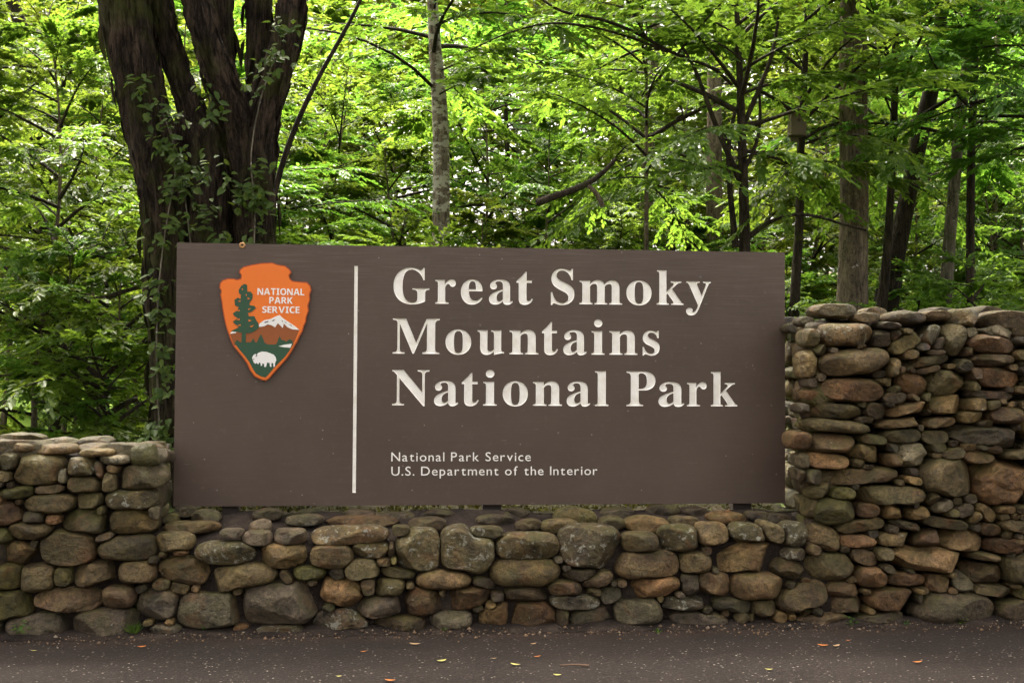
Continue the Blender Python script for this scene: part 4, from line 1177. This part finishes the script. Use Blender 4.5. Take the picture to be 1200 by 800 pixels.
SPOTS = [(-50, 5.2, 'bright_b', .62), (45, 4.4, 'bright_a', .60), (112, 6.4, 'bright_b', .56), (85, 4.0, 'bright_a', .36), (150, 5.4, 'bright_a', .40), (0, 8.0, 'bright_a', .82), (75, 9.0, 'mid_b', .72), (160, 9.5, 'bright_b', .80),
 (215, 9.0, 'mid_b', .75), (330, 10.2, 'mid_a', .78), (400, 11.5, 'mid_b', .66), (455, 10.6, 'mid_a', .66), (475, 14.0, 'bright_a', .95), (565, 13.0, 'bright_b', .78), (570, 10.6, 'mid_a', .60), (640, 12.0, 'bright_a', .72),
 (690, 14.0, 'bright_b', .86), (715, 10.8, 'mid_a', .60), (785, 13.5, 'bright_a', .85), (800, 11.0, 'mid_a', .64), (900, 12.5, 'mid_a', .78), (955, 12.5, 'bright_a', .80), (965, 15.5, 'mid_b', .78),
 (1065, 13.0, 'mid_b', .66), (1095, 15.5, 'bright_b', .85), (1160, 12.0, 'dark_b', .66), (1195, 13.5, 'bright_a', .85), (1270, 10.0, 'mid_a', .85), (1180, 17.0, 'bright_a', 1.0), (240, 12.0, 'bright_a', .85), (520, 17.5, 'mid_b', .85),
 (757, 7.2, 'high_a', .95), (1225, 7.0, 'high_b', .9),
 (80, 14, 'bright_a', 1.0), (270, 15, 'bright_b', 1.0), (360, 17, 'bright_a', 1.1), (430, 21, 'mid_b', 1.05), (610, 19, 'bright_a', 1.2), (740, 20, 'mid_b', 1.1), (840, 19, 'bright_b', 1.1), (1030, 20, 'bright_b', 1.1), (1140, 22, 'bright_a', 1.3), (1240, 20, 'bright_a', 1.2), (-80, 16, 'mid_b', 1.0), (930, 21, 'mid_a', 1.3)]
for i, (px, Y, key, s) in enumerate(SPOTS):
    understory(px, Y, key, s*rnd.uniform(0.94, 1.06), rnd.uniform(0, 6.28), rnd.uniform(0.92, 1.08))
# shrubs on the forest floor
SHR = [(x+rnd.uniform(-25, 25), rnd.uniform(*yr), k) for x, yr, k in
       [(95, (3.4, 3.8), 'shrub_b'), (135, (3.2, 3.8), 'shrub_a')] +
       [(x, (7, 16), ('shrub_b', 'shrub_a')[i % 2]) for i, x in enumerate(range(940, 1260, 22))] +
       [(x, (6, 14), ('shrub_a', 'shrub_b')[i % 2]) for i, x in enumerate(range(200, 940, 60))] +
       [(x, (10, 18), 'shrub_b') for x in range(60, 220, 40)]]
for i, (px, Y, key) in enumerate(SHR):
    x = float(at(px, 440, Y)[0])
    lm, bm_ = TPL[key]
    root = empty('shrub', (x, Y, ground_z(x, Y)-0.05)); root.rotation_euler = (0, 0, rnd.uniform(0, 6.28)); s = rnd.uniform(0.75, 1.15); root.scale = (s, s, s)
    tag(root, ('low %s shrub ' % ('yellow green' if key == 'shrub_b' else 'mid green'))+next(t for lim, t in REGION if px < lim), 'shrub', 'shrubs on the forest floor')
    link('stems', bm_, root); link('foliage', lm, root)

# far wood that closes the view
rg = np.random.default_rng(99)
NC = 1900
ang = rg.uniform(-0.62, 0.78, NC); dist = rg.uniform(30, 44, NC)
cx_, cy_ = CAM[0]+np.sin(ang)*dist, CAM[1]+np.cos(ang)*dist
hmax = 14.0+1.6*np.sin(ang*9+1)+1.6*np.sin(ang*23)-4.0*np.exp(-((ang+0.01)/0.04)**2)-3.0*np.exp(-((ang-0.13)/0.025)**2)
cz_ = np.array([ground_z(float(a), float(b)) for a, b in zip(cx_, cy_)])+rg.uniform(0, 1, NC)**0.8*hmax
N = 160000
ii = rg.integers(0, NC, N)
pp = np.stack([cx_, cy_, cz_], 1)[ii]+rg.normal(0, 1, (N, 3))*np.array([0.95, 0.95, 0.45])
dd = rg.normal(size=(N, 3)); dd[:, 2] *= 0.5
nn = rg.normal(0, 0.45, (N, 3))+np.array([0, 0, 1.0])
L = rg.uniform(0.22, 0.42, N)
tag(link('far_wood', leaf_mesh('far_wood', pp, dd, nn, L, L*0.6, M['leaf_bright'], True)), 'dense bright green leaves of the wood far behind', 'wood', kind='stuff')

# climbing vine on the old tree
rg = np.random.default_rng(8)
acc = []
VINE = [(165,100,10),(185,130,8),(200,140,8),(240,110,6),(250,135,8),(190,165,10),(205,180,14),(215,200,14),(220,215,14),(235,195,10),(205,225,12),(190,270,10),(215,265,10),(240,245,10),(255,275,8),(265,210,8),(290,235,16),(300,225,14),(310,240,12),(305,200,8),(300,280,8),(325,65,10),(330,35,8),(312,70,6),(300,100,8),(335,30,6),(185,330,8),(190,370,10),(186,410,10),(188,460,10),(186,500,12),(195,430,8),(200,520,10),(180,350,6)]
for (px, py, n) in VINE:
    for _ in range(int(n*2.2)):
        Y = YB-0.30+rg.normal(0, 0.05)
        p = at(px+rg.normal(0, 9), py+rg.normal(0, 8), Y)
        d = np.array([rg.normal(0, 0.8), -0.5+rg.normal(0, 0.3), -0.35+rg.normal(0, 0.4)])
        nn = np.array([rg.normal(0, 0.4), -0.6+rg.normal(0, .3), 0.7])
        Lf = rg.uniform(0.05, 0.095)
        acc.append((p, d, nn, Lf, Lf*rg.uniform(0.45, 0.65)))
arr = [np.array([a[i] for a in acc]) for i in range(5)]
vroot = empty('climbing_vine', tuple(o0+np.array([0, -0.3, 0])))
tag(vroot, 'green vine with pointed leaves climbing the stems of the old tree', 'vine')
lm = leaf_mesh('leaves', *arr, M['leaf_ivy']); lm.transform(Matrix.Translation(-vroot.location)); link('leaves', lm, vroot)
for pts in ([(188,560,2),(186,480,2.5),(183,400,2),(186,330,2),(195,260,2),(208,200,2),(200,150,1.5)], [(297,300,2),(300,240,2),(292,190,2),(303,120,2),(325,60,1.5)], [(225,300,2),(218,240,2),(212,190,2),(190,130,1.5)]):
    P, r = px_path(pts, YB-0.27)
    link('vine_stem', stem_mesh('vine_stem', P, r, M['bark_pale'], tuple(vroot.location), 5, 0.08, 0, 1), vroot)

# birdhouse
pb_ = at(933.5, 146, 7.85); k = mpp(pb_)
bh = empty('birdhouse', tuple(pb_)); tag(bh, 'small weathered wooden birdhouse fixed to the narrow dark trunk', 'birdhouse')
w_, h_ = 9*k, 14*k
link('body', box_mesh('body', -w_, w_, -0.09, 0.07, -h_, h_*0.8, M['birdbox']), bh)
rfm = box_mesh('roof', -w_*1.15, w_*1.15, -0.14, 0.09, h_*0.82, h_*1.0, M['birdbox'])
rfo = link('roof', rfm, bh); rfo.rotation_euler = (R_(6), 0, 0)
link('back_plate', box_mesh('back_plate', -w_*0.5, w_*0.5, 0.072, 0.095, -h_*1.35, h_*1.3, M['birdbox']), bh)
V = [(0, -0.0905, h_*0.25)]+[(0.022*math.cos(a_/12*6.283), -0.0905, h_*0.25+0.022*math.sin(a_/12*6.283)) for a_ in range(12)]
link('entrance_hole', mesh('entrance_hole', V, [(0, i+1, (i+1) % 12+1) for i in range(12)], M['post']), bh)

# ------------------------------------------------------------------ litter, weeds
def dry_leaf(px, py, wpx, mat, label, rot, zz=0.006, Y=None):
    if Y is None:
        d = FWD*FPX+RGT*(px-600)+UPV*(400-py); p = CAM+d*((zz-CAM[2])/d[2])
    else: p = at(px, py, Y)
    L = wpx*mpp(p); W = L*0.5
    V, F = [], []
    for i in range(6):
        t = i/5
        w = W*math.sin(math.pi*min(0.98, t*0.93+0.03))**0.8*0.5
        zc = 0.12*L*(2*t-1)**2
        V += [(L*(t-0.5), -w, zc+0.22*w), (L*(t-0.5), 0, zc), (L*(t-0.5), w, zc+0.30*w)]
    for i in range(5):
        for j in range(2): F.append((i*3+j, i*3+j+1, (i+1)*3+j+1, (i+1)*3+j))
    o = link('fallen_leaf', mesh('fallen_leaf', V, F, M[mat], True), None, tuple(p))
    o.rotation_euler = (0, 0, rot)
    tag(o, label, 'leaf', 'fallen leaves on the road')
LEAVES = [(166,757.5,10,'leaf_orange','pale orange fallen leaf on the road near the left wall'), (39.5,762,7,'leaf_yellow','small yellow leaf on the road at the far left'),
 (486,754.5,13,'leaf_tan','tan curled leaf on the road below the orange stone'), (426,763,8,'leaf_orange','small orange leaf on the road left of the tan curled one'),
 (517.5,774,12,'leaf_yellow','pale yellow green leaf on the road below the middle of the sign'), (604,778.5,13,'leaf_yellow','yellow green leaf on the road with a brown tip, right of the pale yellow one'),
 (397,792,7,'leaf_yellow','tiny yellow leaf close to the bottom edge'), (457,797,13,'leaf_orange','orange leaf at the bottom edge of the picture'),
 (625,754,8,'leaf_tan','small tan leaf on the road, upper one of a pair'), (629.5,769,9,'leaf_orange','small orange leaf on the road, lower one of a pair'),
 (653,790.5,10,'leaf_yellow','cream leaf on the road below the twig'), (901,784,9,'leaf_yellow','whitish leaf lying alone on the road towards the right'),
 (964,756,12,'leaf_orange','flat orange brown leaf left of its neighbour near the weed'), (980,756.5,12,'leaf_tan','flat tan leaf right of its neighbour near the weed'),
 (994,750,5,'leaf_orange','tiny orange leaf near the weed at the wall'), (1075,775.5,12,'leaf_orange','bright orange leaf on the road at the right'),
 (268,741,9,'leaf_orange','orange leaf at the foot of the wall below the sign’s left end'), (579,771,6,'leaf_tan','tiny tan leaf on the road, right of the pale yellow one')]
for i, (px, py, w, m_, lb) in enumerate(LEAVES): dry_leaf(px, py, w, m_, lb.replace('’', ''), rnd.uniform(-0.6, 0.6)+(math.pi if i % 2 else 0))
dry_leaf(851, 599, 9, 'leaf_orange', 'vivid orange leaf on the ledge under the right end of the sign', 0.2, Y=0.40)
d = FWD*FPX+RGT*(656-600)+UPV*(400-779); pt = CAM+d*((0.008-CAM[2])/d[2]); d = FWD*FPX+RGT*(690-600)+UPV*(400-779.5); pe = CAM+d*((0.008-CAM[2])/d[2])
tw = link('twig', stem_mesh('twig', [pt, (pt+pe)/2+np.array([0, 0.01, 0.004]), pe], [0.003, 0.004, 0.005], M['twig'], pt, 6, 0.02, 0.1, 2), None, tuple(pt))
tag(tw, 'thin brown twig lying on the road', 'twig')

def weed(px, py, n, size, label, grass=False, Y=-0.06):
    p = at(px, py, Y); p[2] = max(0.0, min(0.04, p[2]))
    rg = np.random.default_rng(int(px)); acc = []
    for i in range(n):
        a_ = rg.uniform(0, 6.28); el = rg.uniform(0.5, 1.4)
        d = np.array([math.cos(a_)*math.cos(el), math.sin(a_)*math.cos(el), math.sin(el)])
        if grass: acc.append((rg.normal(0, size*0.12, 3)*np.array([1, 1, 0]), d, np.array([d[1], -d[0], 0.3]), size*rg.uniform(0.6, 1.1), size*0.07))
        else: acc.append((d*size*rg.uniform(0.2, 0.9), np.array([math.cos(a_), math.sin(a_), rg.uniform(-.2, .5)]), np.array([rg.normal(0, .3), -0.3, 1.0]), size*rg.uniform(0.25, 0.4), size*rg.uniform(0.2, 0.3)))
    arr = [np.array([a[i] for a in acc]) for i in range(5)]
    root = empty('weed', tuple(p)); tag(root, label, 'weed', 'weeds at the foot of the walls')
    link('leaves', leaf_mesh('leaves', *arr, M['grass'] if grass else M['leaf_ivy']), root)
    if not grass:
        V, F = [], []
        for a in acc[:5]:
            v, q = tube(np.array([(0, 0, 0), a[0]*0.5+np.array([0, 0, 0.003]), a[0]]), [0.0016, 0.0013, 0.001], 4)
            F += [tuple(x+len(V) for x in f) for f in q]; V += list(v)
        link('stalks', mesh('stalks', V, F, M['leaf_ivy']), root)
weed(158, 742, 40, 0.07, 'tuft of thin grass at the foot of the left wall', True)
weed(20, 742, 12, 0.09, 'small leafy weed at the foot of the wall, far left', False, -0.1)
weed(521, 739, 12, 0.035, 'tiny green seedling at the wall foot below the lettering')
weed(771, 743, 22, 0.035, 'tiny grass tuft on the road edge right of the middle', True, -0.14)
weed(999, 735, 18, 0.075, 'pale green clover like weed at the foot of the tall wall')
weed(1127, 733, 16, 0.07, 'leafy weed under the big dark base stone at the right')
weed(238, 738, 8, 0.03, 'tiny sprout at the foot of the wall under the left part of the sign')
weed(1062, 735, 14, 0.04, 'tiny weed between two base stones of the tall wall')
weed(327, 596, 26, 0.12, 'arching green grass blades on the ledge under the sign by its left post', True, 0.6)

rg = np.random.default_rng(31)
n = 1500
gx, gy = rg.uniform(-3.3, 3.6, n), -0.04-np.abs(rg.normal(0, 0.085, n))
gr = rg.uniform(0.0025, 0.008, n)*np.where(rg.uniform(size=n) > 0.94, 1.9, 1.0)
O = np.array([(1, 0, 0), (0, 1, 0), (-1, 0, 0), (0, -1, 0), (0, 0, 0.8), (0, 0, -0.8)], float)
T = np.array([(0, 1, 4), (1, 2, 4), (2, 3, 4), (3, 0, 4), (1, 0, 5), (2, 1, 5), (3, 2, 5), (0, 3, 5)])
gz_ = 0.004+0.035*np.clip((gy+0.10)/0.13, 0, 1)
V = (np.stack([gx, gy, gz_], 1)[:, None, :]+O[None]*gr[:, None, None]*rg.uniform(0.6, 1.4, (n, 6, 1))).reshape(-1, 3)
Q = (np.arange(n)[:, None, None]*6+T[None]).reshape(-1, 3)
gm_ = NT('grit'); gi = gm_.n('NewGeometry')
gm_.done(gm_.ramp(gi.outputs['Random Per Island'], [(0.0, (0.03, 0.022, 0.017)), (0.5, (0.09, 0.065, 0.045)), (0.85, (0.20, 0.13, 0.075)), (1.0, (0.26, 0.22, 0.17))]), 0.9, None, 0.2)
tag(link('grit', qmesh('grit', V, Q, gm_.m)), 'grit and crumbled leaf litter washed along the foot of the walls', 'grit', kind='stuff')

# moss and tiny plants on the bed under the sign
rg = np.random.default_rng(71); n = 9000
mx, my = rg.uniform(XL+0.05, XR, n), rg.uniform(0.58, 1.05, n)
mz = 0.565+0.010*rg.normal(size=n)+0.014*np.sin(mx*9)*np.sin(my*13+mx*3)
dd = rg.normal(size=(n, 3)); dd[:, 2] = np.abs(dd[:, 2])+0.4
L = rg.uniform(0.012, 0.038, n)
mm = mat_leaf('moss_leaf', (0.012, 0.011, 0.004), (0.034, 0.036, 0.007), (0.075, 0.078, 0.014), 0.2, 1.2, 0.8)
tag(link('moss', leaf_mesh('moss', np.stack([mx, my, mz], 1), dd, rg.normal(size=(n, 3)), L, L*0.5, mm, True)), 'olive moss and tiny plants on the bed under the sign', 'moss', kind='stuff')
